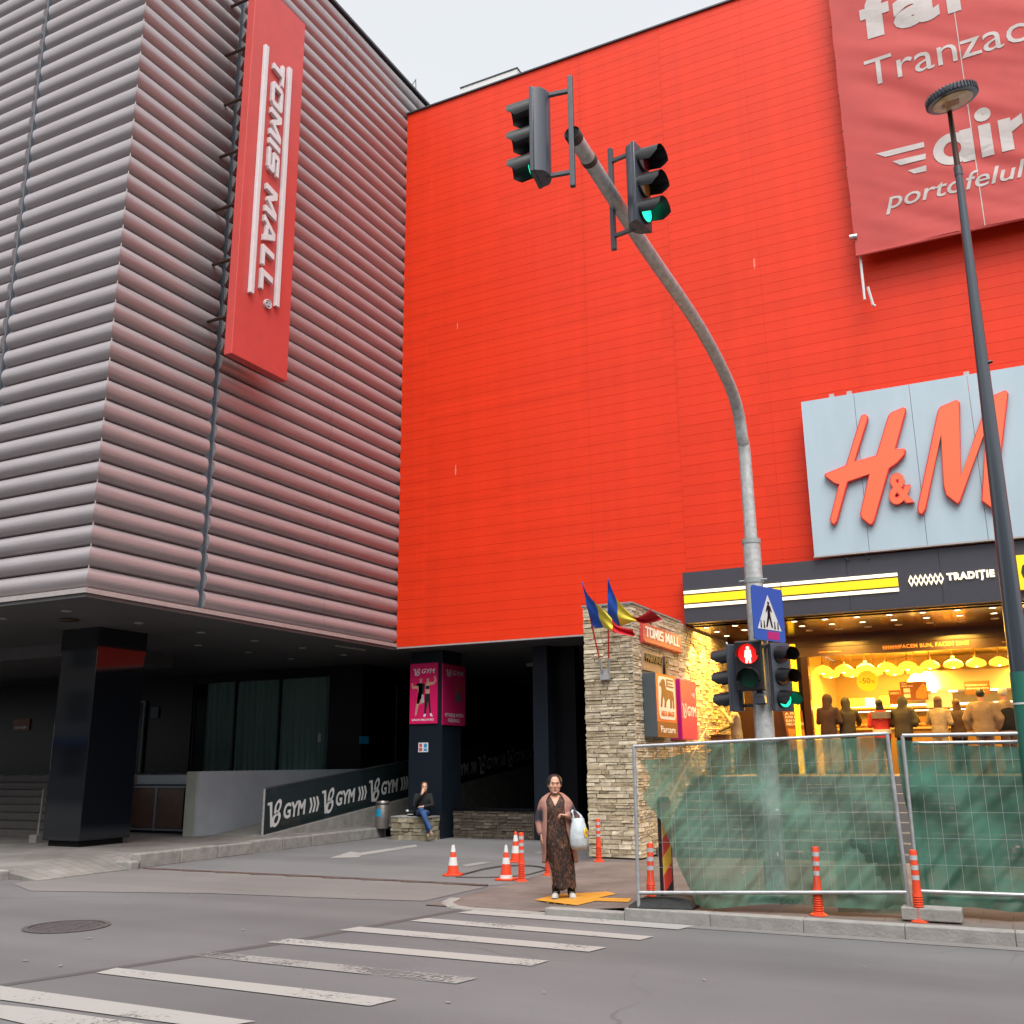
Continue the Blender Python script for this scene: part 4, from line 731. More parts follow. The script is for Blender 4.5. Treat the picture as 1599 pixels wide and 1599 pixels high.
g = MB(); g.grid(ban, 110, 130); g.build('banner_cloth', 'banner', bn_, smooth=180, fix=False)
b = MB(); b.tube([(ax0, YBN, az0-.02), (ax0+6.2, YBN, az0-.02)], .03, 6); b.build('bottom_hem', 'banner', bn_)
b = MB(); b.tube([(ax0+.07, YBN+.10, az0-1.0), (ax0+.07, YBN+.16, az0+8)], .028, 8); b.tube([(ax0+.16, YBN+.06, az0-.75), (ax0+.22, YBN+.1, az0-1.15), (ax0+.26, YBN+.12, az0-1.18)], .03, 6); b.build('side_pole', 'letter', bn_)
for k in range(9):
    z = az0+.3+.9*k; b = MB(); b.tube([(ax0-.02, YBN-.01, z), (ax0+.07, YBN+.05, z)], .012, 5); b.tube([(ax0+.07, YBN+.1, z), (ax0+.07, YW, z)], .02, 5); b.build('tie', 'dgrey', bn_)
cx, cz = P(1331, 371, 1, YBN).x, P(1331, 371, 1, YBN).z; b = MB(); b.tube([(cx-.05, YBN-.02, cz), (cx+.10, YBN, cz)], .055, 10); b.build('clamp', 'steel', bn_)
def drape(o):
    """printed lettering follows the cloth"""
    bm = bmesh.new(); bm.from_mesh(o.data); bm.normal_update(); bmesh.ops.delete(bm, geom=[f for f in bm.faces if abs(f.normal.y) < .5 or f.calc_center_median().y > YBN-.0005], context='FACES') if o.name.startswith('lettering') else None; bmesh.ops.subdivide_edges(bm, edges=[e for e in bm.edges if e.calc_length() > .22], cuts=5); bmesh.ops.triangulate(bm, faces=bm.faces); bm.to_mesh(o.data); bm.free()
    for v in o.data.vertices: v.co.y = bany(v.co.x, v.co.z)-.010-(.003 if v.co.y < YBN-.002 and not o.name.startswith('lettering') else 0)
def btext(body, p0, p1, bold=0, shear=0, ys=None, name='lettering'):
    A, B = P(*p0, 1, YBN), P(*p1, 1, YBN); z0, z1 = ys or (A.z, B.z); drape(text(name, body, 'banner_w', bn_, (A.x, YBN, z0), X3, Z3, B.x-A.x, z1-z0, .001, bold=bold, shear=shear))
zA = P(1360, 61, 1, YBN)                               # foot of the f
btext('f', (1347, 62), (1397, 20), .05, 0, (zA.z, zA.z+1.15)); zB = P(1400, 45, 1, YBN)
A = P(1397, 46, 1, YBN); B = P(1470, 34, 1, YBN); btext('a', (1397, 46), (1470, 34), .05, 0, (zA.z-.01, zA.z+.80)); btext('r', (1482, 30), (1530, 5), .05, 0, (zA.z, zA.z+.8)); btext('ă', (1540, 8), (1610, 0), .05, 0, (zA.z-.01, zA.z+1.15))
A = P(1373, 131, 1, YBN); btext('Tranzac', (1353, 131), (1607, 80), .0, 0, (A.z-.012, P(1371, 92, 1, YBN).z+.02)); btext('ții', (1614, 80), (1668, 60), .012, 0, (A.z-.02, A.z+.75))
zA = P(1559, 240, 1, YBN).z; a0 = P(1459, 250, 1, YBN).x
def ring(b, cx, cz, ro, ri, n=28):
    vs = [(cx+r*cos(2*pi*k/n), YBN, cz+r*sin(2*pi*k/n)) for r in (ro, ri) for k in range(n)]; b.add(vs, [(k, (k+1) % n, n+(k+1) % n, n+k) for k in range(n)])
b = MB(); R_ = (P(1520, 240, 1, YBN).x-a0)*.5; ring(b, a0+R_, zA+R_, R_, R_*.46); b.add([(a0+1.45*R_, YBN-.003, zA), (a0+2.1*R_, YBN-.003, zA), (a0+2.1*R_, YBN-.003, zA+2*R_), (a0+1.45*R_, YBN-.003, zA+2*R_)], [(0, 1, 2, 3)])
x = a0+2.42*R_; b.add([(x, YBN, zA), (x+.62*R_, YBN, zA), (x+.62*R_, YBN, zA+2*R_), (x, YBN, zA+2*R_)], [(0, 1, 2, 3)]); ring(b, x+.31*R_, zA+2.62*R_, .42*R_, .01); x += 1.0*R_
b.add([(x, YBN, zA), (x+.62*R_, YBN, zA), (x+.62*R_, YBN, zA+2*R_), (x, YBN, zA+2*R_)], [(0, 1, 2, 3)]); b.add([(x+.62*R_, YBN-.003, zA+1.1*R_), (x+1.2*R_, YBN-.003, zA+1.45*R_), (x+1.2*R_, YBN-.003, zA+2.05*R_), (x+.62*R_, YBN-.003, zA+1.75*R_)], [(0, 1, 2, 3)])
drape(b.build('logo_lettering', 'banner_w', bn_, fix=False))
b = MB()
for q in ([(1368, 241), (1383, 246), (1444, 230), (1443, 222)], [(1394, 253), (1407, 259), (1446, 249), (1446, 240)], [(1418, 267), (1428, 272), (1447, 268), (1447, 259)]):
    p = [P(x, y, 1, YBN) for x, y in q]; b.add(p, [(0, 1, 2, 3)])
drape(b.build('logo_stripe', 'banner_w', bn_, fix=False))
A = P(1386, 318, 1, YBN); btext('portofelul tău', (1384, 335), (1700, 260), .008, .25, (P(1384, 336, 1, YBN).z, P(1520, 265, 1, YBN).z))
b = MB(); sx = P(1536, 340, 1, YBN).x; b.add([(sx, bany(sx, az0+8.2*k/40)-.005, az0+8.2*k/40) for k in range(41)]+[(sx+.018, bany(sx, az0+8.2*k/40)-.005, az0+8.2*k/40) for k in range(41)], [(k, k+1, 42+k, 41+k) for k in range(40)]); b.build('seam', 'banner_w', bn_, fix=False)

# signs on the side of the stone wall (facing the shop steps)
XS2 = XP1+.05
def sidebox(name, label, m, q0, q1, d, cat='sign'):
    A, B = P(*q0, 0, XS2), P(*q1, 0, XS2); t = site(name, label, cat, (XS2, (A.y+B.y)/2, A.z)); return t, A.y, B.y, A.z, B.z
t, y0, y1, z0, z1 = sidebox('name_sign', 'small red name sign with pale capitals on the side of the stone wall', 'red_sign', (1003, 999), (1061, 994), 0)
z0, z1 = 3.90, 4.27
MB().box(XS2-.04, XS2+.03, y0, y1, z0, z1).build('panel', 'red_sign', t, bevel=.006); logo_text('lettering', 'TOMIS MALL', 'cream', t, (XS2+.03, y0+.12, z0+.12), Y3, Z3, y1-y0-.24, .2, .012, shear=.05)
b = MB(); b.box(XS2+.031, XS2+.05, y0, y1, z0+.02, z0+.06); b.build('lower_bar', 'red_sign', t)
t, y0, y1, z0, z1 = sidebox('parking_nameplate', 'tan plate with dark parking lettering under the small red sign', 'tan', (1005, 1030), (1042, 1018), 0)
z0, z1 = 3.40, 3.76; y1 = y0+1.35; MB().box(XS2-.04, XS2+.01, y0, y1, z0, z1).build('plate', 'tan', t); text('lettering', 'PARKING', 'brown_d', t, (XS2+.01, y0+.04, z0+.16), Y3, Z3, .98, .15, .03, bold=.04); text('letter', 'P', 'brown_d', t, (XS2+.01, y0+1.1, z0-.02), Y3, Z3, .22, .36, .05, bold=.05)
t, y0, y1, z0, z1 = sidebox('parking_sign', 'brown and orange upright sign with a lion emblem on a white rounded field', 'brown', (1012, 1150), (1043, 1058), 0)
y0, y1, z0, z1 = 17.42, 18.62, 2.18, 3.34; XF = XS2+.22; WD, HT = y1-y0, z1-z0; o = V((XF, y0, z0))
MB().box(XS2-.04, XF-.004, y0, y1, z0, z1).build('case', 'slate', t, bevel=.01)
MB().box(XF-.004, XF, y0+.01, y1-.01, z0, z0+.24*HT).build('lower_face', 'brown', t); MB().box(XF-.004, XF, y0+.01, y1-.01, z0+.24*HT+.001, z1).build('upper_face', 'orange_s', t)
def rr_(x0, x1, z0_, z1_, r, n=5):
    q = []
    for cx, cz, a in ((x1-r, z0_+r, -90), (x1-r, z1_-r, 0), (x0+r, z1_-r, 90), (x0+r, z0_+r, 180)):
        q += [(cx+r*cos(radians(a+90*k/n)), cz+r*sin(radians(a+90*k/n))) for k in range(n+1)]
    return q
MB().prism(rr_(.1*WD, .92*WD, .28*HT, .96*HT, .12), o, Y3, Z3, .001, .006).build('white_field', 'cream', t)
lion = [(.18, .50), (.17, .47), (.25, .47), (.28, .58), (.35, .66), (.38, .57), (.35, .47), (.43, .47), (.46, .56), (.58, .63), (.66, .60), (.64, .47), (.72, .47), (.74, .57), (.80, .62), (.77, .47), (.85, .47), (.86, .62), (.82, .74), (.68, .75), (.48, .76), (.44, .84), (.42, .90), (.34, .92), (.25, .90), (.22, .86), (.16, .84), (.17, .80), (.24, .79), (.25, .72), (.22, .62)]
MB().prism([(x*WD, y*HT) for x, y in lion], o, Y3, Z3, .0062, .011).build('emblem', 'brown', t)
b = MB()
for q in ([(.50, .93), (.84, .93), (.84, .905), (.50, .905)], [(.50, .905), (.545, .905), (.545, .80), (.50, .80)], [(.545, .825), (.86, .825), (.86, .80), (.545, .80)], [(.545, .87), (.82, .87), (.82, .85), (.545, .85)]): b.prism([(x*WD, y*HT) for x, y in q], o, Y3, Z3, .0062, .011)
b.build('emblem_tail', 'brown', t)
text('lettering', 'MEGA IMAGE', 'orange_s', t, o+V((.006, .2*WD, .33*HT)), Y3, Z3, .64*WD, .085*HT, .004, bold=.04); text('lettering', 'Parcare', 'cream', t, o+V((0, .16*WD, .07*HT)), Y3, Z3, .72*WD, .11*HT, .004, bold=.01)
t, y0, y1, z0, z1 = sidebox('gym_sign', 'bright pink upright box sign with white gym lettering beside the brown sign', 'pink', (1052, 1155), (1074, 1068), 0)
y0, y1, z0, z1 = 18.95, 20.02, 2.16, 3.33; XF = XS2+.20; MB().box(XS2-.04, XF, y0, y1, z0, z1).build('case', 'magenta', t, bevel=.008); MB().box(XF, XF+.005, y0+.02, y1-.02, z0+.02, z1-.02).build('face', 'pink', t)
v8(t, (XF+.005, y0+.08, z0+.42), Y3, Z3, .28, .3, 'cream', .004); text('lettering', 'GYM', 'cream', t, (XF+.005, y0+.4, z0+.46), Y3, Z3, .58, .2, .004, bold=.03); text('number', '+18', 'cream', t, (XF+.005, y0+.74, z0+.84), Y3, Z3, .2, .1, .004)
# flags
fb = site('flag_bracket', 'galvanised twin flag holder bolted to the stone wall end', 'flag bracket', P(945, 1052, 1, 16.97))
c = P(945, 1055, 1, 16.95)
def flag(label, foot, tip, q, seed):
    F = P(*foot, 1, 16.85); T = P(*tip, 1, 16.35); t = site('national_flag', label, 'flag', F, 'flags on the stone wall')
    b = MB(); b.tube([F, F.lerp(T, .56)], .016, 8); b.build('pole', 'redpole', t); b = MB(); b.tube([F.lerp(T, .559), T], .013, 8); b.build('pole_tip', 'flag_b', t)
    b = MB(); b.tube([F-(T-F)*.09, F+(T-F)*.06], .026, 8); b.build('socket', 'steel', fb)
    top = [P(x, y, 1, d) for x, y, d in q[0]]; bot = [P(x, y, 1, d) for x, y, d in q[1]]
    def cr(pts, u):
        k = min(len(pts)-2, int(u*(len(pts)-1))); f = u*(len(pts)-1)-k; a = pts[max(0, k-1)]; p, n_, e = pts[k], pts[k+1], pts[min(len(pts)-1, k+2)]
        return .5*((2*p)+(n_-a)*f+(2*a-5*p+4*n_-e)*f*f+(3*p-a-3*n_+e)*f**3)
    for i, m in enumerate(('flag_b', 'flag_y', 'flag_r')):
        g = MB()
        def fn(u, v):
            uu = (i+u)/3; p = cr(bot, uu).lerp(cr(top, uu), v); p.y += .09*sin(uu*7+v*2.5+seed)*uu+.03*sin(v*9+uu*5); return p
        g.grid(fn, 10, 16); g.build('flag_stripe', m, t, smooth=180, fix=False)
flag('blue yellow and red flag nearest the driveway, drooping low with its red end hanging', (938, 1036), (910, 910),
     [[(910, 913, 16.35), (920, 930, 16.25), (936, 946, 16.2), (952, 962, 16.25), (962, 976, 16.3), (988, 983, 16.3)], [(924, 979, 16.62), (934, 980, 16.5), (945, 981, 16.45), (957, 987, 16.4), (966, 990, 16.4), (989, 994, 16.35)]], 0)
flag('blue yellow and red flag on the upright pole, blowing out over the small red sign', (951, 1036), (950, 904),
     [[(950, 905, 16.35), (958, 923, 16.25), (966, 938, 16.2), (981, 956, 16.25), (996, 964, 16.3), (1018, 952, 16.3)], [(951, 976, 16.62), (962, 977, 16.5), (973, 977, 16.45), (992, 972, 16.4), (1008, 974, 16.4), (1033, 968, 16.35)]], 1.2)
MB().box(c.x-.09, c.x+.09, 16.93, 17.0, c.z-.08, c.z+.1).build('back_plate', 'steel', fb)

# ================================================================== bakery
YSH, ZFL, YF = 23.73, 1.45, 20.1
sh = site('bakery_shop', 'brightly lit bakery shopfront in a brown recess under a dark fascia', 'shop', (-2, 22, 0))
b = MB()
for x0, x1 in ((-6.07, -4.4), (-4.397, -2.7), (-2.697, -1.0), (-.997, .06), (.3, 6)): b.box(x0, x1-.003, YF, YF+.22, 4.575, 5.665)
b.build('fascia', 'facia', sh)
b = MB(); b.box(.063, .297, YF+.02, YF+.22, 4.6, 5.64); b.build('fascia_joint', 'black', sh)
for z0, z1, m in ((5.20, 5.26, 'bar_w'), (5.0, 5.165, 'bar_y'), (4.90, 4.965, 'bar_w')):
    for x0, x1 in ((-6.05, -4.02), (-4.0, -1.77)): box('light_bar', m, (x0, x1, YF-.03, YF-.002, z0, z1), sh)
b = MB(); s0 = -1.585
for k in range(7):
    c = s0+.05+.088*k; h = .115
    for sx in (-1, 1):
        for sz in (-1, 1): b.prism([(c+sx*.052, 5.078), (c, 5.078+sz*h), (c, 5.078+sz*(h-.045)), (c+sx*.030, 5.078)], (0, YF, 0), X3, Z3, .002, .03)
b.build('diamond_motif', 'bar_w', sh)
text('lettering', 'TRADIȚIE', 'bar_w', sh, (-.90, YF-.002, 4.985), X3, Z3, .82, .19, .03, bold=.05, space=1.15)
yl = site('corner_sign', 'small lit yellow box sign with a dark letter past the dark fascia', 'sign', (.5, YF, 5.3))
A, B = P(1589, 922, 1, YF-.05), P(1589, 868, 1, YF-.05); MB().box(A.x, A.x+1.2, YF-.08, YF-.001, A.z, B.z).build('lit_case', 'bar_y', yl); text('letter', 'C', 'brown_d', yl, (A.x+.1, YF-.08, A.z+.1), X3, Z3, .4, B.z-A.z-.2, .004, bold=.05)
box('recess_soffit', 'shopceil', (-6.12, 6, YF+.221, YSH, 4.55, 4.63), sh)
box('back_of_fascia', 'black', (-6.07, 6, YF+.221, YF+.3, 4.631, 5.6), sh)
random.seed(5); k = 0
for xi in range(12):
    for yi in range(3):
        x = -5.79+.622*xi; y = 20.75+.83*yi; on = yi < 2 or xi == 0
        d = MB().lathe([(.058, -.004), (.078, -.012), (.078, .0)], (x, y, 4.549), 14).build('downlight_ring', 'trim', sh)
        e = MB().lathe([(.056, -.006), (.056, -.003)], (x, y, 4.549), 14).build('downlight', 'spot' if on else 'spot_off', sh)
for x, e in ((-5.4, 20), (-3.4, 16), (-1.2, 16), (1.2, 14)):
    ld = bpy.data.lights.new('downlight_glow', 'AREA'); ld.shape = 'RECTANGLE'; ld.size = 1.6; ld.size_y = 1.4; ld.energy = e*2.2; ld.color = (1, .58, .13); lo = bpy.data.objects.new('downlight_glow', ld); COL.objects.link(lo); lo.location = (x, 21.6, 4.50); lo.parent = sh; lo.matrix_parent_inverse = Matrix.Translation(-sh.location)
for y in (20.75, 21.58, 22.41):
    ld = bpy.data.lights.new('wall_washer', 'SPOT'); ld.energy = 300; ld.spot_size = radians(62); ld.spot_blend = .25; ld.color = (1, .50, .05); ld.shadow_soft_size = .03; lo = bpy.data.objects.new('wall_washer', ld); COL.objects.link(lo); lo.location = (-5.79, y, 4.52); lo.rotation_euler = (0, radians(13), 0); lo.parent = sh; lo.matrix_parent_inverse = Matrix.Translation(-sh.location)
# recess back: brown panels, lit poster, post, window
b = MB(); b.box(-6.12, -4.62, YSH, YSH+.1, ZFL, 4.55); b.build('side_panel', 'wood_d', sh)
b = MB()
for x in (-5.37, -4.98): b.box(x-.006, x+.006, YSH-.006, YSH, ZFL, 4.55)
b.build('panel_joint', 'brownm', sh)
box('window_header', 'wood_d', (-4.62, 6, YSH-.05, YSH+.1, 4.09, 4.549), sh)
b = MB(); b.box(-4.62, 6, YSH-.075, YSH-.05, 4.30, 4.34); b.build('header_ledge', 'brownm', sh)
text('lettering', 'FACEM BUN, FACEM BINE', 'lettering_y', sh, (P(1406, 1016, 1, YSH-.05).x, YSH-.052, 4.155), X3, Z3, 1.42, .10, .004, bold=.02, space=1.1)
text('motif', '◊◊◊◊◊◊◊', 'lettering_y', sh, (P(1379, 1016, 1, YSH-.05).x, YSH-.052, 4.155), X3, Z3, .36, .10, .004)
text('small_lettering', 'www.panetradita.ro', 'lettering_y', sh, (P(1279, 1020, 1, YSH-.05).x, YSH-.052, 4.165), X3, Z3, .5, .035, .003); text('small_lettering', 'www.panetradita.ro', 'lettering_y', sh, (P(1565, 1003, 1, YSH-.05).x, YSH-.052, 4.165), X3, Z3, .5, .035, .003)
A = P(1237, 1007, 1, YSH-.1); B = P(1261, 1150, 1, YSH-.1)
box('yellow_post', 'post_y', (-4.62, -4.50, YSH-.14, YSH-.051, ZFL, 4.40), sh); box('copper_jamb', 'shopceil', (-4.40, -4.24, YSH-.1, YSH+.1, ZFL, 4.089), sh)
b = MB(); b.box(-4.5, -4.401, YSH-.02, YSH+.1, ZFL, 4.089); b.build('dark_jamb', 'black', sh)
box('floor', 'shop_floor', (-6.12, 6, 20.45, 29, ZFL-.2, ZFL), sh); box('ceiling', 'shop_wall', (-4.4, 6, YSH+.11, 29, 4.42, 4.5), sh)
box('rear_wall', 'shop_tile', (-4.6, 6, 28.6, 28.7, ZFL, 4.42), sh); box('inner_side_wall', 'shop_tile', (-4.62, -4.42, YSH+.101, 28.6, ZFL, 4.419), sh)
po = site('lit_poster', 'orange food poster with white lines leaning on the brown panel beside the yellow post', 'poster', P(1228, 1150, 1, YSH-.1))
b = MB(); q = [P(x, y, 1, YSH-.1) for x, y in ((1222, 1108), (1253, 1110), (1261, 1172), (1235, 1172))]; pq = [(a.x, a.z) for a in q]; b.prism(pq, (0, YSH-.1, 0), X3, Z3, 0, .03); b.build('sheet', 'brown', po)
q = [P(x, y, 1, YSH-.1) for x, y in ((1229, 1138), (1254, 1140), (1260, 1170), (1236, 1170))]; b = MB(); b.prism([(a.x+.03, a.z) for a in q], (0, YSH-.13, 0), X3, Z3, .001, .004); b.build('printed_bread', 'bread', po)
for i, (xx, ww) in enumerate(((1226, .2), (1227, .3), (1228, .22), (1229, .38))):
    A = P(xx, 1117+5.5*i, 1, YSH-.13); text('lettering', ['A FI', 'PUTIN MAI', 'BUN IN', 'FIECARE ZI'][i], 'cream', po, (A.x, YSH-.13, A.z), X3, Z3, ww, .06, .003, bold=.03)
# stairs to the shop
ss = MB()
for k in range(9): ss.box(-6.1, 7, 17.75+.3*k, 20.449, .05 if k == 0 else .1+.15*k-.05, .1+.15*(k+1)-.0015)
tag(ss.build('shop_steps', 'stair', bevel=.01), 'wide grey steps rising to the lit bakery behind the green netting', 'steps', kind='thing')
hp = site('stair_handrail', 'brass coloured sloping handrail along the stone wall by the shop steps', 'handrail', (-5.9, 18, .2))
b = MB(); A = P(1092, 1188, 0, -5.85); b.tube([(-5.85, 17.7, 1.0), (-5.85, 20.5, 2.4), (-5.85, 21.5, 2.42)], .022, 8)
for y, z in ((17.9, .1), (20.4, 1.4)): b.tube([(-5.85, y, z), (-5.85, y, z+.98)], .018, 6)
b.build('rail', 'tan', hp)
# inside: counters, shelves, boards, lamps
ct = site('display_counter', 'orange lit bakery display counter with bread and bottles behind the queue', 'counter', (-1.5, 24.2, ZFL))
for i in range(7):
    x0 = -4.1+1.35*i; box('counter_front', 'counter', (x0, x0+1.33, 23.95, 24.0, ZFL, ZFL+.95), ct); box('counter_top', 'shop_wall', (x0, x0+1.33, 23.9, 24.6, ZFL+.951, ZFL+1.0), ct)
    box('glass_front', 'glass_v', (x0+.02, x0+1.31, 23.96, 23.97, ZFL+1.001, ZFL+1.32), ct)
    b = MB()
    for k in range(9): b.ellipsoid((x0+.1+.14*k, 24.25+.05*random.random(), ZFL+1.05), (.07, .1, .05), 8, 6)
    b.build('loaves', 'bread', ct, smooth=180); box('shelf_light', 'tube_w', (x0+.05, x0+1.28, 24.3, 24.33, ZFL+1.36, ZFL+1.38), ct)
shf = site('back_shelf', 'back counter with lit yellow shelf strip and ovens behind the bakery display', 'shelf', (-1, 28, ZFL))
box('cabinet', 'shop_wall', (-4.2, 6, 27.9, 28.59, ZFL, ZFL+.95), shf); box('shelf', 'shop_wall', (-4.2, 6, 28.0, 28.59, 3.05, 3.1), shf); box('shelf_light', 'tube_w', (-4.1, 5.9, 28.0, 28.03, 3.105, 3.15), shf); box('shelf', 'shop_wall', (-4.2, 6, 28.0, 28.59, 2.62, 2.66), shf)
for i in range(5): box('oven', 'slate', (-1.4+1.0*i, -.55+1.0*i, 27.95, 28.5, ZFL+.951, ZFL+1.15), shf)
b = MB()
for k in range(30): b.box(-4.1+.3*k, -3.9+.3*k+random.uniform(-.04, .04), 28.1, 28.5, 2.661, 2.661+random.uniform(.1, .24))
b.build('loaves', 'bread', shf)
hd = site('extractor_hood', 'long pale metal extractor hood hanging over the bakery back counter', 'hood', (-.5, 27.5, 3.3))
MB().loft([[(-2.6, 27.0, 3.42), (4, 27.0, 3.42), (4, 28.58, 3.42), (-2.6, 28.58, 3.42)], [(-2.3, 27.6, 3.95), (3.8, 27.6, 3.95), (3.8, 28.58, 3.95), (-2.3, 28.58, 3.95)]]).build('canopy', 'hood', hd)
for i in range(5): b = MB().box(-1.9+1.1*i, -1.3+1.1*i, 27.3, 27.5, 3.395, 3.418).build('hood_light', 'tube_w', hd)
for i, x in enumerate((-.9, -.1, .7)):
    t = site('ceiling_light', 'bright slanted fluorescent panel on the bakery ceiling, '+['first from the brown side wall', 'second of three', 'third, beside the lamp post'][i], 'ceiling light', (x, 26, 4.3), 'bakery ceiling lights'); MB().box(x-.1, x+.1, 25.6, 26.6, 4.38, 4.419).build('tube', 'tube_w', t)
def board(name, label, cat, q0, q1, Y, m, txt=None, tm='cream'):
    A, B = P(*q0, 1, Y), P(*q1, 1, Y); t = site(name, label, cat, (A.x, Y, A.z)); MB().box(A.x, B.x, Y, Y+.02, A.z, B.z).build('sheet', m, t); W_, H_ = B.x-A.x, B.z-A.z
    for (fx, fz, fw, fh, body) in txt or []: text('lettering', body, tm, t, (A.x+fx*W_, Y, A.z+fz*H_), X3, Z3, fw*W_, fh*H_, .003, bold=.02)
    return t, A, B, W_, H_
t, A, B, W_, H_ = board('menu_poster', 'brown poster with a large loaf picture hanging above the counter', 'poster', (1408, 1094), (1447, 1064), 24.9, 'brown', [(.06, .86, .2, .07, 'NOU'), (.06, .72, .42, .09, 'MENIU NOU')])
b = MB(); b.prism([(.55*W_, .1*H_), (.85*W_, .02*H_), (.97*W_, .1*H_), (.96*W_, .75*H_), (.88*W_, .9*H_), (.72*W_, .7*H_), (.58*W_, .45*H_)], (A.x, 24.9, A.z), X3, Z3, .001, .01); b.build('printed_loaf', 'bread', t)
for z in (.12, .42): MB().box(A.x+.12*W_, A.x+.36*W_, 24.893, 24.899, A.z+z*H_, A.z+(z+.22)*H_).build('printed_label', 'cream', t)
board('menu_board', 'brown menu board with two lines of white print near the lamp post', 'menu board', (1508, 1085), (1545, 1063), 25.4, 'brown', [(.05, .62, .85, .12, 'PAINE PROASPATA IN FIECARE ZI'), (.05, .38, .9, .12, 'MEREU CALDA SI BUNA')])
board('small_notice', 'small brown notice between the discount disc and the loaf poster', 'notice', (1390, 1100), (1406, 1078), 25.2, 'brown', [(.1, .7, .8, .15, 'OFERTA')])
for i, (q0, q1) in enumerate((((1322, 1105), (1350, 1091)), ((1352, 1103), (1366, 1090)), ((1376, 1104), (1390, 1087)))):
    t, A, B, W_, H_ = board('menu_screen', 'lit plain yellow menu screen behind the queue, '+['the widest one', 'the pale square one', 'the one beside the brown notice'][i], 'menu screen', q0, q1, 26.4, 'menu_y' if i != 1 else 'bar_w')
dd = site('discount_disc', 'round yellow hanging disc reading -50%', 'disc sign', P(1355, 1064, 1, 24.4)); c = P(1355, 1064, 1, 24.4); R_ = (P(1372, 1064, 1, 24.4).x-c.x)
b = MB(); b.prism([(R_*cos(2*pi*k/36), R_*sin(2*pi*k/36)) for k in range(36)], c, X3, Z3, -.01, .01); b.build('disc', 'yellow_s', dd); text('lettering', '-50', 'brown_d', dd, c+V((-.72*R_, -.01, -.22*R_)), X3, Z3, R_*1.0, R_*.5, .003); text('percent', '%', 'brown_d', dd, c+V((.38*R_, -.01, -.22*R_)), X3, Z3, R_*.3, R_*.28, .003)
b = MB(); b.tube([c+V((0, 0, R_)), (c.x, c.y, 4.419)], .004, 4); b.build('string', 'cream', dd)
t, A, B, W_, H_ = board('arch_sign', 'pale arched sign standing on the counter beside the loaf poster', 'sign', (1447, 1106), (1487, 1082), 25.0, 'cream'); b = MB(); b.prism([(.66*W_+.24*W_*cos(pi*k/14), H_*.98+.3*H_*sin(pi*k/14)) for k in range(15)], (A.x, 25.0, A.z), X3, Z3, -.02, 0); b.build('arch', 'cream', t)
def pendant(x, y, z):
    t = thing('pendant_lamp', 'ring shaped glass pendant lamp glowing yellow over the bakery counter', 'pendant lamp', (x, y, z), 0, 'glowing pendant lamps over the bakery counter')
    MB().lathe([(.035, .12), (.09, .10), (.18, .05), (.215, -.01), (.2, -.06), (.12, -.085)], n=20, cap=False).build('shade', 'lamp_y', t, smooth=60, fix=False)
    MB().ellipsoid((0, 0, -.04), (.045, .045, .055), 10, 8).build('bulb', 'bulb', t, smooth=180); b = MB(); b.tube([(0, 0, .11), (0, 0, 4.419-z)], .010, 5); b.lathe([(.035, .115), (.035, .17), (.02, .2)], n=10); b.build('cord', 'tan', t); return t
ORD = ['first', 'second', 'third', 'fourth', 'fifth', 'sixth', 'seventh', 'eighth', 'ninth']
pr_ = None
for row, y, z, qs in (('front', 24.9, 3.87, (1285, 1318, 1352, 1385, 1418, 1453, 1490, 1526, 1562)), ('rear', 26.2, 3.87, (1297, 1330, 1364, 1397, 1429))):
    for i, q in enumerate(qs):
        x = P(q, 1045, 1, y).x
        if pr_ is None: c = pr_ = pendant(x, y, z)
        else: c = copy_tree(pr_); c.location = (x, y, z)
        c['label'] = 'glowing ring pendant lamp, %s from the yellow post in the %s row' % (ORD[i], row)
for x, y, e in ((-3.2, 25.2, 26), (-1.2, 25.2, 26), (1.0, 25.2, 26), (-2.2, 27.2, 26), (.6, 27.2, 26), (-1, 23.2, 16), (-3.4, 23.2, 12)):
    ld = bpy.data.lights.new('lamp_glow', 'AREA'); ld.shape = 'DISK'; ld.size = .9; ld.energy = e*2.5; ld.color = (1, .62, .10); lo = bpy.data.objects.new('lamp_glow', ld); COL.objects.link(lo); lo.location = (x, y, 4.05 if y > 24 else 4.4); lo.parent = sh; lo.matrix_parent_inverse = Matrix.Translation(-sh.location)

# ================================================================== street furniture
mz = .14; mb = P(1213, 1405, 2, mz); MX, MY = mb.x, mb.y
mast = site('signal_mast', 'galvanised cranked traffic signal mast arching out over the road', 'signal mast', (MX, MY, mz))
def onm(x, y): return P(x, y, 0, MX)
b = MB(); b.tube([(MX, MY, mz), (MX, MY, mz+.02), (MX, MY, 3.6), (MX, MY, 4.55)], [.135, .128, .115, .112], 20); b.build('mast', 'steel', mast, smooth=40)
top = [(MX, MY, 4.5), (MX, MY, 5.2)]
cur = [onm(*q) for q in ((1160, 690), (1155, 650), (1145, 614), (1130, 580), (1108, 537), (1080, 490), (1015, 398), (985, 352), (940, 281), (893, 208))]
pts = [V(t) for t in top]+[V((MX, MY-.02, 5.85))]+[V((MX, min(MY-.03, c.y), c.z)) for c in cur]
def smooth_path(p, it=2):
    for _ in range(it):
        q = [p[0]]
        for a, c in zip(p, p[1:]): q += [a.lerp(c, .25), a.lerp(c, .75)]
        p = q+[p[-1]]
    return p
sp = smooth_path(pts); b = MB(); b.tube(sp, [.083-.016*i/(len(sp)-1) for i in range(len(sp))], 18, cap=False); b.build('arm', 'steel', mast, smooth=60)
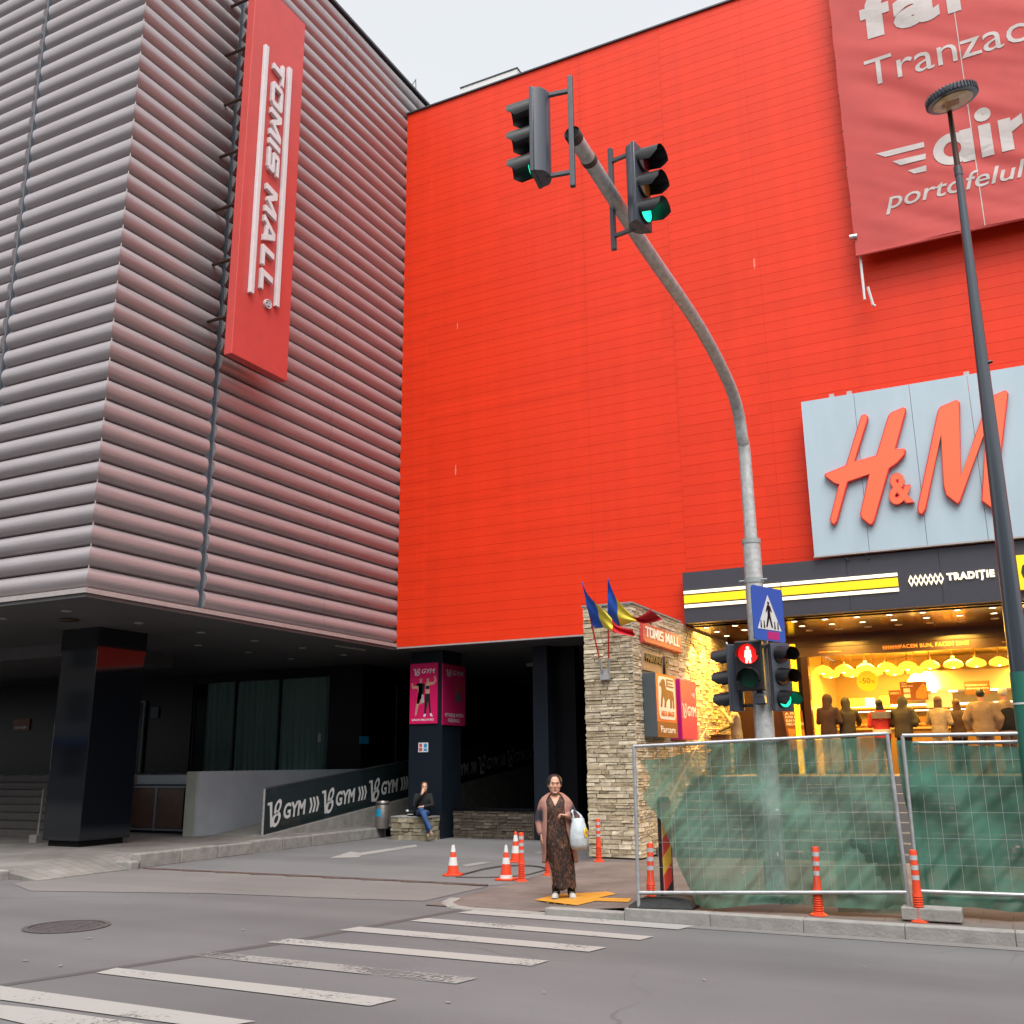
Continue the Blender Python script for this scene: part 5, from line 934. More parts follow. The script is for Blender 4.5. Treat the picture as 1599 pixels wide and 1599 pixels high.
E_ = sp[-1]; dr = (sp[-1]-sp[-2]).normalized(); b = MB(); b.tube([E_-dr*.09, E_-dr*.005], .073, 18, cap=False); b.tube([E_-dr*.42, E_-dr*.36], .073, 18); b.build('end_collar', 'rust', mast, smooth=60); b = MB(); b.tube([E_-dr*.02, E_-dr*.01], .058, 16); b.build('pipe_mouth', 'black', mast)
for z, r in ((4.52, .12), (1.98, .128), (4.0, .125)):
    b = MB(); b.tube([(MX, MY, z-.03), (MX, MY, z+.03)], r, 18)
    if z < 4.5:
        for s in (-1, 1): b.tube([(MX+s*.11, MY-.05, z), (MX+s*.18, MY-.05, z)], .012, 6)
    b.build('clamp', 'wire', mast)
b = MB(); b.box(MX-.28, MX+.28, MY-.2, MY+.2, mz, mz+.05)
for k in range(14): b.box(MX-.27+.04*k, MX-.25+.04*k, MY-.24, MY-.2, mz, mz+.05)
b.build('base_mat', 'rubber', mast)
def light_head(label, loc, rz, on, arm=True):
    """three lamp signal head facing local -Y"""
    t = thing('traffic_light', label, 'traffic light', loc, rz, 'three lamp signal heads on the mast'); t.scale = (.88, .88, .88)
    b = MB(); b.box(-.165, .165, -.02, .02, -.475, .475); b.loft([[(x, .02+.13*sin(pi*(.5+x/.33))**.5 if abs(x) < .16 else .02, z) for x in [-.16+.32*k/10 for k in range(11)]] for z in (-.47, .47)]); b.build('housing', 'plastic_b', t, smooth=40, bevel=.006)
    for i, (z, off) in enumerate(((.31, 'lens_red'), (0, 'lens_amb'), (-.31, 'lens_grn'))):
        m = 'on_grn' if (on and i == 2) else off
        b = MB(); b.tube([(0, -.018, z), (0, -.045, z)], .125, 24); b.build('lens_ring', 'plastic', t, smooth=40)
        b = MB(); b.loft([[(r*cos(2*pi*k/24), -.046-d, z+r*sin(2*pi*k/24)) for k in range(24)] for r, d in ((.112, 0), (.08, .015), (.03, .022))]); b.build('lens', m, t, smooth=60)
        b = MB(); n = 17; an = [radians(-25+230*k/(n-1)) for k in range(n)]
        L = lambda a: .24-.16*max(0, -sin(a)*1.2) if sin(a) < 0 else .25
        for r in (.128, .121): b.add([(r*cos(a), -.02, z+r*sin(a)) for a in an]+[(r*1.0*cos(a), -.02-L(a), z+r*sin(a)-.035) for a in an], [(k, k+1, n+k+1, n+k) for k in range(n-1)])
        b.build('visor', 'plastic', t, smooth=50, fix=False)
    if arm:
        b = MB(); b.box(-.025, .025, .34, .39, -.62, .62); b.build('back_bar', 'dgrey', t, bevel=.004)
        for z in (.44, -.475): MB().box(-.02, .02, .1, .35, z, z+.035).build('bracket', 'dgrey', t)
    return t
c = onm(888, 200); light_head('traffic light at the tip of the mast arm, turned away to the ribbed building', (MX-.32, c.y+.02, c.z+.02), radians(-80), True)
c = onm(957, 296); light_head('traffic light lower on the mast arm with its green lamp glowing', (MX+.27, c.y+.05, c.z-.03), radians(80), True)
c = P(1145, 1060, 1, MY); light_head('low traffic light on the stone wall side of the mast, seen from its side', (MX-.35, MY-.05, c.z), radians(-92), True, False)
c = P(1225, 1058, 1, MY); light_head('low traffic light on the bakery side of the mast with green lit', (MX+.27, MY-.08, c.z), radians(54), True, False)
for z in (3.13, 2.4): box('head_bracket', 'dgrey', (MX-.30, MX+.30, MY-.03, MY+.01, z, z+.04), mast)
c = P(1171, 1040, 1, MY-.28)
pd = thing('pedestrian_signal', 'black pedestrian signal showing a lit red standing figure', 'pedestrian signal', (c.x, MY-.30, c.z), radians(2))
b = MB(); b.box(-.17, .17, -.02, .12, -.31, .31); b.build('housing', 'plastic', pd, bevel=.02)
b = MB(); b.tube([(0, -.02, .145), (0, -.03, .145)], .125, 24); b.build('red_lens', 'on_redlens', pd)
b = MB(); b.ellipsoid((0, -.034, .215), (.022, .006, .022), 10, 6); b.prism([(-.035, .19), (.035, .19), (.045, .10), (.03, .10), (.035, .03), (.012, .03), (0, .09), (-.012, .03), (-.035, .03), (-.03, .10), (-.045, .10)], (0, -.03, 0), X3, Z3, .002, .008); b.build('red_figure', 'on_man', pd)
b = MB(); b.tube([(0, -.02, -.155), (0, -.03, -.155)], .115, 24); b.build('green_lens', 'lens_grn', pd)
for z in (.145, -.155):
    b = MB(); n = 13; an = [radians(-10+200*k/(n-1)) for k in range(n)]
    for r in (.135, .129): b.add([(r*cos(a), -.02, z+r*sin(a)) for a in an]+[(r*cos(a), -.17, z+r*sin(a)-.02) for a in an], [(k, k+1, n+k+1, n+k) for k in range(n-1)])
    b.build('visor', 'plastic', pd, smooth=50, fix=False)
b = MB(); b.box(-.05, .05, .12, .19, -.05, .05); b.build('mount', 'dgrey', pd)
c = P(1188, 1087, 1, MY-.2); sb = thing('sounder_box', 'small black bottle shaped sounder on the mast under the pedestrian signal', 'sounder', (c.x, MY-.20, c.z))
b = MB(); b.loft([[(w*x, d*y, z) for x, y in ((-1, -1), (1, -1), (1, 1), (-1, 1))] for w, d, z in ((.055, .05, -.11), (.065, .06, -.09), (.06, .06, 0), (.035, .045, .05), (.025, .03, .1))]); b.build('body', 'plastic_b', sb, bevel=.012)
b = MB(); b.tube([(0, 0, .09), (.01, .02, .19)], .012, 6); b.build('cable', 'plastic', sb)
# crossing sign
c = P(1192, 960, 1, MY-.16); cs = thing('crossing_sign', 'blue square pedestrian crossing sign with white triangle, strapped to the mast', 'road sign', (c.x+.06, MY-.16, c.z), radians(69))
S2 = .34; b = MB(); b.prism(rr_(-S2, S2, -S2, S2, .04), (0, 0, 0), X3, Z3, 0, .012); b.build('plate', 'blue', cs); b = MB(); b.prism(rr_(-S2+.005, S2-.005, -S2+.005, S2-.005, .04), (0, 0, 0), X3, Z3, -.012, -.001); b.box(-.05, .05, .012, .12, -.2, -.16); b.box(-.05, .05, .012, .12, .16, .2); b.build('back_plate', 'steel', cs)
b = MB(); b.prism([(-.26, -.2), (.26, -.2), (0, .24)], (0, 0, 0), X3, Z3, .0125, .015); b.build('triangle', 'white', cs)
b = MB(); pf = lambda q: b.prism(q, (0, 0, 0), X3, Z3, .0152, .018)
pf([(.022*cos(2*pi*k/10), .135+.022*sin(2*pi*k/10)) for k in range(10)]); pf([(-.03, .11), (.03, .11), (.07, .03), (.05, .025), (.025, .06), (.03, -.02), (.07, -.17), (.04, -.17), (0, -.05), (-.05, -.17), (-.08, -.17), (-.03, -.02), (-.025, .06), (-.05, .02), (-.07, .025)])
for x in (-.19, -.12, .11, .18): pf([(x-.012, -.185), (x+.018, -.185), (x+.01, -.09), (x-.005, -.09)])
b.build('walker', 'black', cs)
MB().prism([(-.06, -.32), (.2, -.32), (.2, -.22), (-.06, -.22)], (0, 0, 0), X3, Z3, .0125, .014).build('sticker', 'magenta', cs)
# lamp post
LX, LY = P(1588, 1000, 1, 11.9).x, 11.9
lp = site('street_lamp', 'tall dark street lamp with a flat round lantern at its top', 'street lamp', (LX+.02, LY, .14))
zt = P(1500, 272, 1, LY).z; hd_ = P(1487, 155, 1, LY)
b = MB(); b.tube([(LX, LY, .14), (LX, LY, 1.2), (LX, LY, 3.1), (LX+.03, LY, 5.7), (LX+.06, LY, zt)], [.122, .12, .104, .074, .042], 22); b.build('pole', 'lampgrey', lp, smooth=50)
b = MB(); b.tube([(LX+.06, LY, zt-.02), (LX+.06, LY, zt+.10)], .048, 18); b.build('collar', 'dgrey', lp, smooth=40)
b = MB(); b.tube([(LX+.06, LY, zt), (LX+.055, LY, hd_.z-.2), (LX+.05, LY, hd_.z-.03)], [.036, .029, .026], 14); b.build('stem', 'brownm', lp, smooth=50)
hc = P(1487, 155, 1, LY-.22); tilt = Matrix.Rotation(radians(9), 4, 'X') @ Matrix.Rotation(radians(-7), 4, 'Y')
def tl(mb): mb.v = [tuple(hc+(tilt @ V(p))) for p in mb.v]; return mb
lan = tl(MB().lathe([(.22, -.035), (.285, -.03), (.295, .0), (.29, .05), (.24, .085), (.1, .10)], n=40)).build('lantern', 'lampgrey', lp, smooth=40)
b = MB()
for k in range(44): a = 2*pi*k/44; b.obox((.292*cos(a), .292*sin(a), .02), (.012*cos(a), .012*sin(a), 0), (-.006*sin(a), .006*cos(a), 0), (0, 0, .04))
tl(b).build('fin', 'dgrey', lan); tl(MB().lathe([(.232, -.040), (.2, -.046), (.05, -.05)], n=32)).build('lens', 'lamp_glass', lan)
b = MB()
b.box(-.07, .07, -.06, .08, -.055, -.048); b.box(-.13, -.085, -.04, .06, -.053, -.047)
tl(b).build('led_module', 'tan', lan)
b = MB(); z = P(1594, 1050, 1, LY).z; b.tube([(LX, LY, .14), (LX, LY, z)], [.132, .116], 22, cap=False); b.build('green_wrap', 'green_p', lp, smooth=50, fix=False)
b = MB(); z2 = P(1597, 1101, 1, LY).z; b.tube([(LX, LY, z2), (LX, LY, z2+.02)], .124, 22, cap=False); b.build('white_band', 'white', lp, smooth=50)
b = MB(); z2 = P(1550, 567, 1, LY).z; b.tube([(LX+.06, LY-.02, z2), (LX+.14, LY-.02, z2+.01)], .02, 8); b.build('peg', 'plastic', lp)

# fence panels, feet, nets
FA, FB = P(998, 1418, 2, .14), P(1420, 1410, 2, .30); FB = V((FB.x, FB.y, .24)); FC = P(1436, 1408, 2, .30); FC = V((FC.x, FC.y, .24)); FD = FC+V((3.3, .28, 0))
def fence(label, A, B, h, wob):
    t = site('site_fence', label, 'fence', A, 'mesh fence panels along the kerb'); d = (B-A); L = Vector((d.x, d.y, 0)).length; u = d/L
    at = lambda s, z: A+u*s+V((wob*z*.02*s/L, .02*z, z))
    for s, sk in ((0, 0), (L, wob)): b = MB(); b.tube([at(s, 0), at(s, h)], .021, 10); b.build('post', 'rail', t, smooth=60)
    for z in (.16, h): b = MB(); b.tube([at(0, z), at(L, z)], .021, 10); b.build('rail', 'rail', t, smooth=60)
    b = MB(); k = 1; n = int(L/.15)
    while k < n: s = k*L/n; b.tube([at(s, .16), at(s, h)], .0021, 4, cap=False); k += 1
    for j in range(1, 6): z = .16+(h-.16)*j/6; b.tube([at(0, z), at(L, z)], .0021, 4, cap=False); 
    b.build('wire_mesh', 'wire', t)
    return t, at, L
HF = P(990, 1166, 1, FA.y).z-FA.z
t1, at1, L1 = fence('wire mesh fence panel nearest the standing woman, tattered green net tied to it', FA, FB, HF, -1.5)
HF2 = P(1405, 1149, 1, FC.y).z-FC.z
t2, at2, L2 = fence('wire mesh fence panel next to the lamp post, fully covered in green net', FC, FD, HF2, 0)
t3, at3, L3 = fence('second wire mesh fence panel standing just behind the lamp post panel', FC+V((.06, .35, -.1)), FD+V((.06, .35, -.1)), HF2+.02, 0)
def nmesh(left, right, topz, botz, at, L, off, amp, nu, nv, holes, seed):
    def fn(u, v):
        s0, s1 = left(v), right(v); s = s0+(s1-s0)*u; z0, z1 = botz(s/L), topz(s/L); z = z0+(z1-z0)*v
        # diagonal gathers that run to the ties
        e_ = s*.75-z*.66; d = amp*(.45*sin(5*s+4*z+3*fbm(s*.8, z*.8, seed))+.6*fbm(s*1.2+z*.8, z*1.1, seed)+.55*noise.noise(V((e_*5.5, (s+z)*.9, seed)))+.35*noise.noise(V((e_*13, (s+z)*1.6, seed+5)))+.2*noise.noise(V((s*9, z*4, seed+3))))
        p = at(s, z-(at(s, 0).z-at(s, 0).z)); p = V(p); p.y += off+d; p.z = at(s, z).z; return p
    hs = set(holes); g = MB(); g.grid(fn, nu, nv, skip=lambda i, j: (i, j) in hs); return g
def pw(tab):
    def f(x):
        for (a, p), (c, q) in zip(tab, tab[1:]):
            if x <= c: return p+(q-p)*max(0, x-a)/(c-a)
        return tab[-1][1]
    return f
def lc(q): p = P(*q, 1, FA.y); return (p-FA).x/(FB-FA).x*L1, p.z-FA.z
le = sorted([(lc(q)[1], lc(q)[0]) for q in ((1080, 1400), (1054, 1352), (1031, 1287), (1012, 1262), (1000, 1249), (1008, 1230), (1010, 1218), (1004, 1203), (994, 1188))])
zb0, zt0 = le[0][0], le[-1][0]
lf = pw([((z-zb0)/(zt0-zb0), s) for z, s in le])
tops = pw([(0, zt0), (.12, zt0+.01), (.22, zt0+.06), (.30, HF-.02), (.95, HF-.03), (1.05, HF-.05)])
bots = pw([(0, .16), (.15, .13), (.26, -.02), (.5, .04), (.8, .0), (1.05, -.03)])
holes = [(30, 52), (31, 52), (62, 48), (62, 49), (33, 33), (34, 33), (47, 36), (48, 36), (48, 37), (80, 27), (80, 28), (81, 28), (66, 26), (66, 27), (73, 51), (74, 51), (40, 17), (41, 18), (93, 29), (93, 30), (27, 51), (27, 50), (28, 49)]
n1 = site('shade_net', 'torn translucent green shade net with wavy free edge near the standing woman', 'shade net', FA+V((1, 0, 0)), 'green shade nets on the fence')
nmesh(lf, lambda v: L1*(.993+.004*sin(v*9)), tops, bots, at1, L1, .07, .08, 140, 90, holes, 1).build('net_cloth', 'net', n1, smooth=180, fix=False)
lf2 = pw([(0, L1*.745), (1, L1*.755)])
nmesh(lf2, lambda v: L1*(.985-.008*v), pw([(0, .60), (.76, .62), (.82, .70), (.90, .66), (1, .72)]), pw([(0, -.02), (1, -.06)]), at1, L1, .10, .045, 44, 40, [], 4).build('bunched_fold', 'net3', n1, smooth=180, fix=False)
n2 = site('shade_net', 'dense dark green shade net with sagging top edge by the lamp post', 'shade net', FC+V((.6, 0, 0)), 'green shade nets on the fence')
nmesh(lambda v: -.05+.03*sin(v*5), lambda v: L2, pw([(0, HF2-.05), (.1, HF2-.10), (.3, HF2-.13), (.6, HF2-.18), (1, HF2-.1)]), pw([(0, .02), (.4, -.02), (1, .02)]), at2, L2, .07, .09, 90, 64, [(12, 38), (26, 22), (26, 23), (27, 24)], 2).build('net_cloth', 'net2', n2, smooth=180, fix=False)
c = P(1457, 1427, 1, FB.y-.05); ft = site('fence_block', 'grey concrete block under the meeting fence posts', 'concrete block', (c.x, c.y, .15))
box('block', 'concrete', (P(1408, 1425, 1, FB.y-.1).x, P(1502, 1425, 1, FB.y-.1).x, FB.y-.14, FB.y+.12, .145, .27), ft, .012)
ru_ = site('rubber_block', 'black rubber ballast block holding the hazard board and fence end', 'rubber block', FA+V((.4, .3, 0)))
b = MB(); A = P(984, 1414, 1, FA.y+.05); B = P(1090, 1410, 1, FA.y+.3)
b.loft([[(x, FA.y-.06+dy0, .14), (x, FA.y+.36+dy0, .14), (x, FA.y+.30+dy0, .14+h), (x, FA.y+dy0, .14+h)] for x, h, dy0 in ((A.x, .02, .02), (A.x+.14, .10, .03), (A.x+.4, .12, .06), (B.x-.14, .12, .12), (B.x-.03, .09, .14), (B.x, .03, .14))]); b.build('block', 'rubber', ru_, bevel=.015)
# hazard board seen nearly edge on
c = P(1044, 1390, 1, FA.y+.28); hz = thing('hazard_board', 'red and yellow striped hazard board in a black frame behind the net edge', 'hazard board', (c.x, FA.y+.28, .22), radians(72))
hh = P(1035, 1245, 1, FA.y+.28).z-.22; b = MB(); b.prism(rr_(-.11, .11, 0, hh, .05), (0, 0, 0), X3, Z3, -.03, .0); b.build('frame', 'plastic', hz); 
b = MB(); z = .05; i = 0
while z < hh-.18:
    b.mi = i % 2; z1 = min(z+.2, hh-.04); b.prism([(-.085, z), (.085, min(z+.14, hh-.04)), (.085, min(z1+.14, hh-.04)), (-.085, z1)], (0, 0, 0), X3, Z3, .001, .004); z += .2; i += 1
b.build('stripe_face', ['hz_red', 'hz_yel'], hz)
# cones
def cone(label, loc, rz, h, first):
    t = thing('traffic_cone', label, 'traffic cone', loc, rz, 'traffic cones in the driveway mouth')
    b = MB(); b.prism(rr_(-.19, .19, -.19, .19, .06), (0, 0, 0), X3, Y3, 0, .035); b.build('base', 'orange', t, bevel=.008)
    R = lambda z: .125-(.125-.028)*(z-.035)/(h-.035)
    z = [.035, .10, .19, .30, .42, .52, .60, .66, h-.03, h] if first == 2 else [.035, .20, .36, .46, .60, h-.03, h]
    ms = [1, 0, 0, 1, 0, 1, 1, 0, 0] if first == 2 else [0, 1, 0, 1, 0, 0]
    for a, c, k in zip(z, z[1:], ms):
        if k: MB().lathe([(R(a)+.002, a), (R(c)+.002, c)], n=28, cap=False).build('reflective_band', 'refl', t, smooth=60, fix=False)
    MB().lathe([(R(zz) if zz < h else .018, zz) for zz in z]+[(.010, h)], n=28).build('shell', 'orange', t, smooth=60)
    t.scale = (.78, .78, .78); return t
cone('orange and white cone standing alone by the driveway, nearest the ribbed wing', (*P(708, 1367, 2, .01)[:2], .005), .3, .60, 1)
cone('orange and white cone with a wide base in front of the two others', (*P(791, 1374, 2, .01)[:2], .005), .1, .62, 2)
cone('orange and white cone half hidden behind the striped flexible post', (*P(806, 1346, 2, .01)[:2], .005), .6, .68, 1)
def post(label, loc, tilt=(0, 0)):
    t = thing('flexible_post', label, 'flexible post', loc, 0, 'orange flexible posts'); t.rotation_euler = (tilt[0], tilt[1], 0); t.scale = (.9, .9, .89)
    b = MB(); b.lathe([(.105, 0), (.105, .012), (.07, .03)], n=20); b.build('base', 'orange', t, smooth=40)
    pr_ = [(.066, .028)]
    for k in range(9): z = .04+.027*k; pr_ += [(.064-.0007*k, z), (.054-.0007*k, z+.008), (.054-.0007*k, z+.018), (.064-.0007*k, z+.022)]
    pr_ += [(.048, .32), (.042, .44), (.042, .775), (.036, .79)]
    MB().lathe(pr_, n=20).build('shaft', 'orange', t, smooth=40)
    for z in (.46, .57, .68): MB().lathe([(.0435, z), (.0435, z+.052)], n=20, cap=False).build('reflective_band', 'refl_g', t, smooth=60, fix=False)
    return t
def at_(x, y): p = P(x, y, 2, .06); z = zr(p.x, p.y) if p.x > -7 else .005; p = P(x, y, 2, z); return (p.x, p.y, z)
fp = post('orange banded flexible post beside the wide based cone', at_(815, 1377))
for q, l, tt in (((936, 1346), 'orange banded flexible post in front of the stone wall end', (0, 0)), ((857, 1367), 'orange banded flexible post partly behind the standing woman', (0, 0)), ((1017, 1418), 'orange banded flexible post at the fence end by the rubber foot', (.02, .02)),
                ((1279, 1430), 'orange banded flexible post on the kerb halfway along the torn net', (0, .03)), ((1437, 1440), 'orange banded flexible post in front of the concrete fence foot', (.01, .02))):
    c = copy_tree(fp); c.location = at_(*q); c['label'] = l; c.rotation_euler = (tt[0], -tt[1], random.uniform(0, 3))
b = MB(); b.tube(smooth_path([P(720, 1367, 2, .012), P(755, 1357, 2, .03), P(790, 1352, 2, .015), P(835, 1352, 2, .02), P(857, 1357, 2, .02), P(845, 1361, 2, .015), P(820, 1368, 2, .012), P(760, 1371, 2, .012), P(712, 1370, 2, .012)]), .012, 6); tag(b.build('cable', 'cable'), 'thin dark cable looped on the ground between the cones', 'cable')
b = MB(); b.tube(smooth_path([P(870, 1360, 2, .02), P(900, 1352, 2, .03), P(936, 1345, 2, .1)]), .010, 6); tag(b.build('cable', 'cable'), 'thin dark cable lying from the woman towards the stone wall post', 'cable')

# ================================================================== building across the street (behind the camera, seen only in reflections)
ap = site('apartment_building', 'plain grey apartment block across the street, seen in the black column', 'building', (-6, -14, 0))
box('wall', 'facade', (-60, 45, -24, -14, 0, 13.5), ap)
for r in range(4):
    for k in range(30): MB().box(-58+3.4*k, -56.2+3.4*k, -14.001, -13.94, 1.2+3.2*r, 2.9+3.2*r).build('window', 'facade_w', ap)
box('reflection_band', 'blue', (-60, 45, -13.9, -13.2, 3.0, 3.35), ap)  # made-up blue band, unseen, added to liven the column's reflection

# ================================================================== people
def ringz(cx, cy, z, rx, ry, n=20, p=2.3):
    return [V((cx+rx*math.copysign(abs(cos(2*pi*k/n))**(2/p), cos(2*pi*k/n)), cy+ry*math.copysign(abs(sin(2*pi*k/n))**(2/p), sin(2*pi*k/n)), z)) for k in range(n)]
def limb(b, pts, rad, n=12):
    b.tube(pts, rad, n)
    for p, r in zip(pts, rad): b.ellipsoid(p, (r, r, r), 12, 8)
def hand(b, wrist, dirn, palm, s=1.0, curl=.5):
    """palm with five separate bent fingers; dirn = towards the fingertips, palm = way the palm faces"""
    w, d, pn = V(wrist), V(dirn).normalized(), V(palm).normalized(); sd = d.cross(pn).normalized()
    b.obox(w+d*.045*s, d*.045*s, sd*.036*s, pn*.013*s)
    for i, (off, L) in enumerate(((-.028, .068), (-.009, .078), (.010, .072), (.028, .056))):
        k = w+d*.088*s+sd*off*s; m = k+(d*cos(curl)+pn*sin(curl))*L*.5*s; e = m+(d*cos(curl*2.2)+pn*sin(curl*2.2))*L*.5*s
        b.tube([k-d*.03*s, k, m, e], [.0095*s, .0095*s, .009*s, .007*s], 8)
    k = w+d*.025*s-sd*.03*s; b.tube([k, k+(d*.6-sd*.7+pn*.3)*.035*s, k+(d*1.1-sd*.6+pn*.6)*.06*s], [.012*s, .011*s, .008*s], 8)
def head(b, c, s=1.0, look=0., wide=1.):
    """head facing local -Y, turned by look about Z"""
    c = V(c); R = Matrix.Rotation(look, 3, 'Z'); t = MB()
    rings = []
    for z, rx, ry, cy in ((-.118, .028, .03, -.045), (-.108, .045, .05, -.035), (-.085, .058, .072, -.018), (-.05, .067, .086, -.006), (-.01, .073, .095, .002), (.03, .076, .099, .006), (.065, .072, .095, .008), (.095, .056, .076, .01), (.112, .03, .042, .012)):
        rings.append([V((x*1., y, z)) for x, y, _ in [tuple(q) for q in ringz(0, cy, 0, rx, ry, 20, 2.2)]])
    t.loft(rings)
    t.loft([[V((x*w, y, z)) for x, y in ((-1, 0), (1, 0), (.6, -1*d), (-.6, -1*d))] for z, w, d in ((.012, .008, .006), (-.012, .012, .018), (-.032, .019, .028), (-.042, .012, .010))] if False else [[V((x*w, -.088+y, z)) for x, y in ((-1, .02), (1, .02), (.5, -d), (-.5, -d))] for z, w, d in ((.02, .008, .006), (-.012, .012, .018), (-.034, .019, .026), (-.044, .012, .008))])
    t.ellipsoid((0, -.093, .026), (.05, .012, .010), 12, 6); t.ellipsoid((0, -.082, -.072), (.024, .014, .009), 10, 6); t.ellipsoid((0, -.083, -.106), (.026, .018, .016), 10, 6)
    for sx in (-1, 1): t.ellipsoid((sx*.04, -.07, -.025), (.026, .02, .02), 10, 6); t.ellipsoid((sx*.077, .012, -.005), (.010, .02, .032), 10, 8)
    b.add([c+(R @ V((p[0]*wide, p[1], p[2])))*s for p in t.v], t.f); return R
def face(parent, c, R, s=1.0):
    c = V(c); f = lambda t: MB().add([c+(R @ V(p))*s for p in t.v], t.f)
    t = MB()
    for sx in (-1, 1): t.ellipsoid((sx*.032, -.0855, .004), (.012, .006, .005), 10, 6)
    f(t).build('eyeball', 'eyew', parent, smooth=180); t = MB()
    for sx in (-1, 1): t.ellipsoid((sx*.032, -.0900, .004), (.0055, .004, .005), 8, 6)
    f(t).build('iris', 'eye', parent, smooth=180); t = MB()
    for sx in (-1, 1): t.tube([(sx*.015, -.101, .026), (sx*.033, -.099, .031), (sx*.05, -.088, .026)], [.0022, .0028, .0015], 6)
    f(t).build('eyebrow', 'brow', parent, smooth=180); t = MB(); t.ellipsoid((0, -.0945, -.067), (.022, .006, .0045), 10, 6); t.ellipsoid((0, -.094, -.076), (.019, .006, .005), 10, 6); f(t).build('lips', 'lips', parent, smooth=180)
def shoe(b, c, yaw, s=1.0):
    R = Matrix.Rotation(yaw, 3, 'Z'); t = MB(); c = V(c)
    t.loft([[V((x, y, z)) for x, y, z in ((-w, y, 0), (w, y, 0), (w*.85, y, h*.7), (w*.4, y, h), (-w*.4, y, h), (-w*.85, y, h*.7))] for y, w, h in ((.085, .03, .07), (.05, .038, .095), (.0, .037, .085), (-.06, .042, .065), (-.12, .045, .05), (-.155, .036, .038), (-.17, .018, .025))])
    b.add([c+(R @ V(p))*s for p in t.v], t.f)

# --- the woman at the kerb
p0 = P(881, 1403, 2, .05); z0 = zr(p0.x, p0.y)+.012; p0 = P(881, 1403, 2, z0)
wm = thing('person', 'woman in a long dark printed dress and open pink cardigan carrying a white bag', 'person', (p0.x, p0.y, z0), atan2(-p0.x, p0.y))
HC = V((-.095, -.03, 1.44))
b = MB(); hr_ = head(b, HC, 1.02, radians(6), 1.10)
b.loft([ringz(-.095, .005, 1.30, .062, .06), ringz(-.094, .0, 1.36, .056, .056), ringz(-.094, -.005, 1.42, .055, .055)])
b.loft([ringz(-.085, .01, z, rx, ry) for z, rx, ry in ((.72, .165, .13), (.82, .18, .145), (.95, .17, .13), (1.06, .165, .125), (1.17, .165, .12), (1.22, .155, .10), (1.28, .10, .075), (1.33, .06, .05))])
limb(b, [(-.235, .02, 1.19), (-.312, .02, 1.0), (-.285, -.05, .815)], [.052, .042, .03]); hand(b, (-.283, -.055, .80), (.12, -.1, -1), (1, 0, .1), .95, .35)
limb(b, [(.060, .02, 1.19), (.155, -.01, 1.035), (.055, -.2, 1.045)], [.052, .042, .03]); hand(b, (.045, -.21, 1.048), (-1, -.25, .1), (0, -.2, -1), .95, 1.0)
for sx, fx in ((-.165, -.10), (-.01, .10)): limb(b, [(sx, .01, .76), (sx*.6+fx*.4, .0, .42), (fx, .01, .09)], [.085, .06, .042])
blob('body', 'skin', wm, b, .0085, 3)
b = MB(); b.tube([(-.10, .01, .30), (-.10, .01, .05)], [.062, .05], 14); b.tube([(.10, .01, .30), (.10, .01, .05)], [.062, .05], 14); b.build('leggings', 'legging', wm, smooth=180)
face(wm, HC, hr_, 1.02)
b = MB()
t = MB(); t.ellipsoid((0, .022, .036), (.106, .108, .096), 24, 16); t.ellipsoid((0, .135, .03), (.035, .03, .035), 14, 10)
b.add([HC+(hr_ @ V(q))*1.02 for q in t.v], t.f)
blob('hair', 'hair', wm, b, .010, 2)
def dress(b):
    rows = [(1.275, -.088, .02, .13, .085), (1.24, -.088, .0, .155, .115), (1.17, -.088, -.005, .170, .145), (1.10, -.085, -.008, .172, .152), (1.0, -.083, .0, .172, .148), (.9, -.078, .0, .180, .155), (.8, -.07, .0, .190, .162), (.68, -.058, .0, .188, .160), (.55, -.04, .0, .175, .15), (.42, -.02, .0, .160, .14), (.3, -.005, .005, .150, .135), (.2, .003, .005, .148, .135), (.125, .008, .005, .152, .14)]
    rings = []
    for i in range(len(rows)-1):
        for k in range(4):
            f = k/4; r = [a+(c-a)*f for a, c in zip(rows[i], rows[i+1])]; z, cx, cy, rx, ry = r; w = max(0, (1.0-z))
            rings.append([V((cx+rx*cos(a)*(1+.05*w*sin(a*9+z*3)+.03*w*sin(a*17+z*7)), cy+ry*sin(a)*(1+.06*w*sin(a*9+z*3)+.03*w*sin(a*17+z*7)), z)) for a in [2*pi*j/72 for j in range(72)]])
    z, cx, cy, rx, ry = rows[-1]; rings.append([V((cx+rx*cos(a)*(1+.05*sin(a*9+.4)), cy+ry*sin(a)*(1+.05*sin(a*9+.4)), z+.02*sin(a*5+1))) for a in [2*pi*j/72 for j in range(72)]])
    return b.loft(rings, cap=False)
d_ = dress(MB()).build('dress', 'leopard', wm, smooth=180, fix=False); m_ = d_.modifiers.new('s', 'SOLIDIFY'); m_.thickness = .004
b = MB(); b.grid(lambda u, v: (-.09+(u-.5)*(.004+.125*v), -.158+.088*v**1.7+.10*((u-.5)*v)**2-.004, 1.165+.125*v), 8, 8); b.build('neckline', 'skin', wm, smooth=180, fix=False)
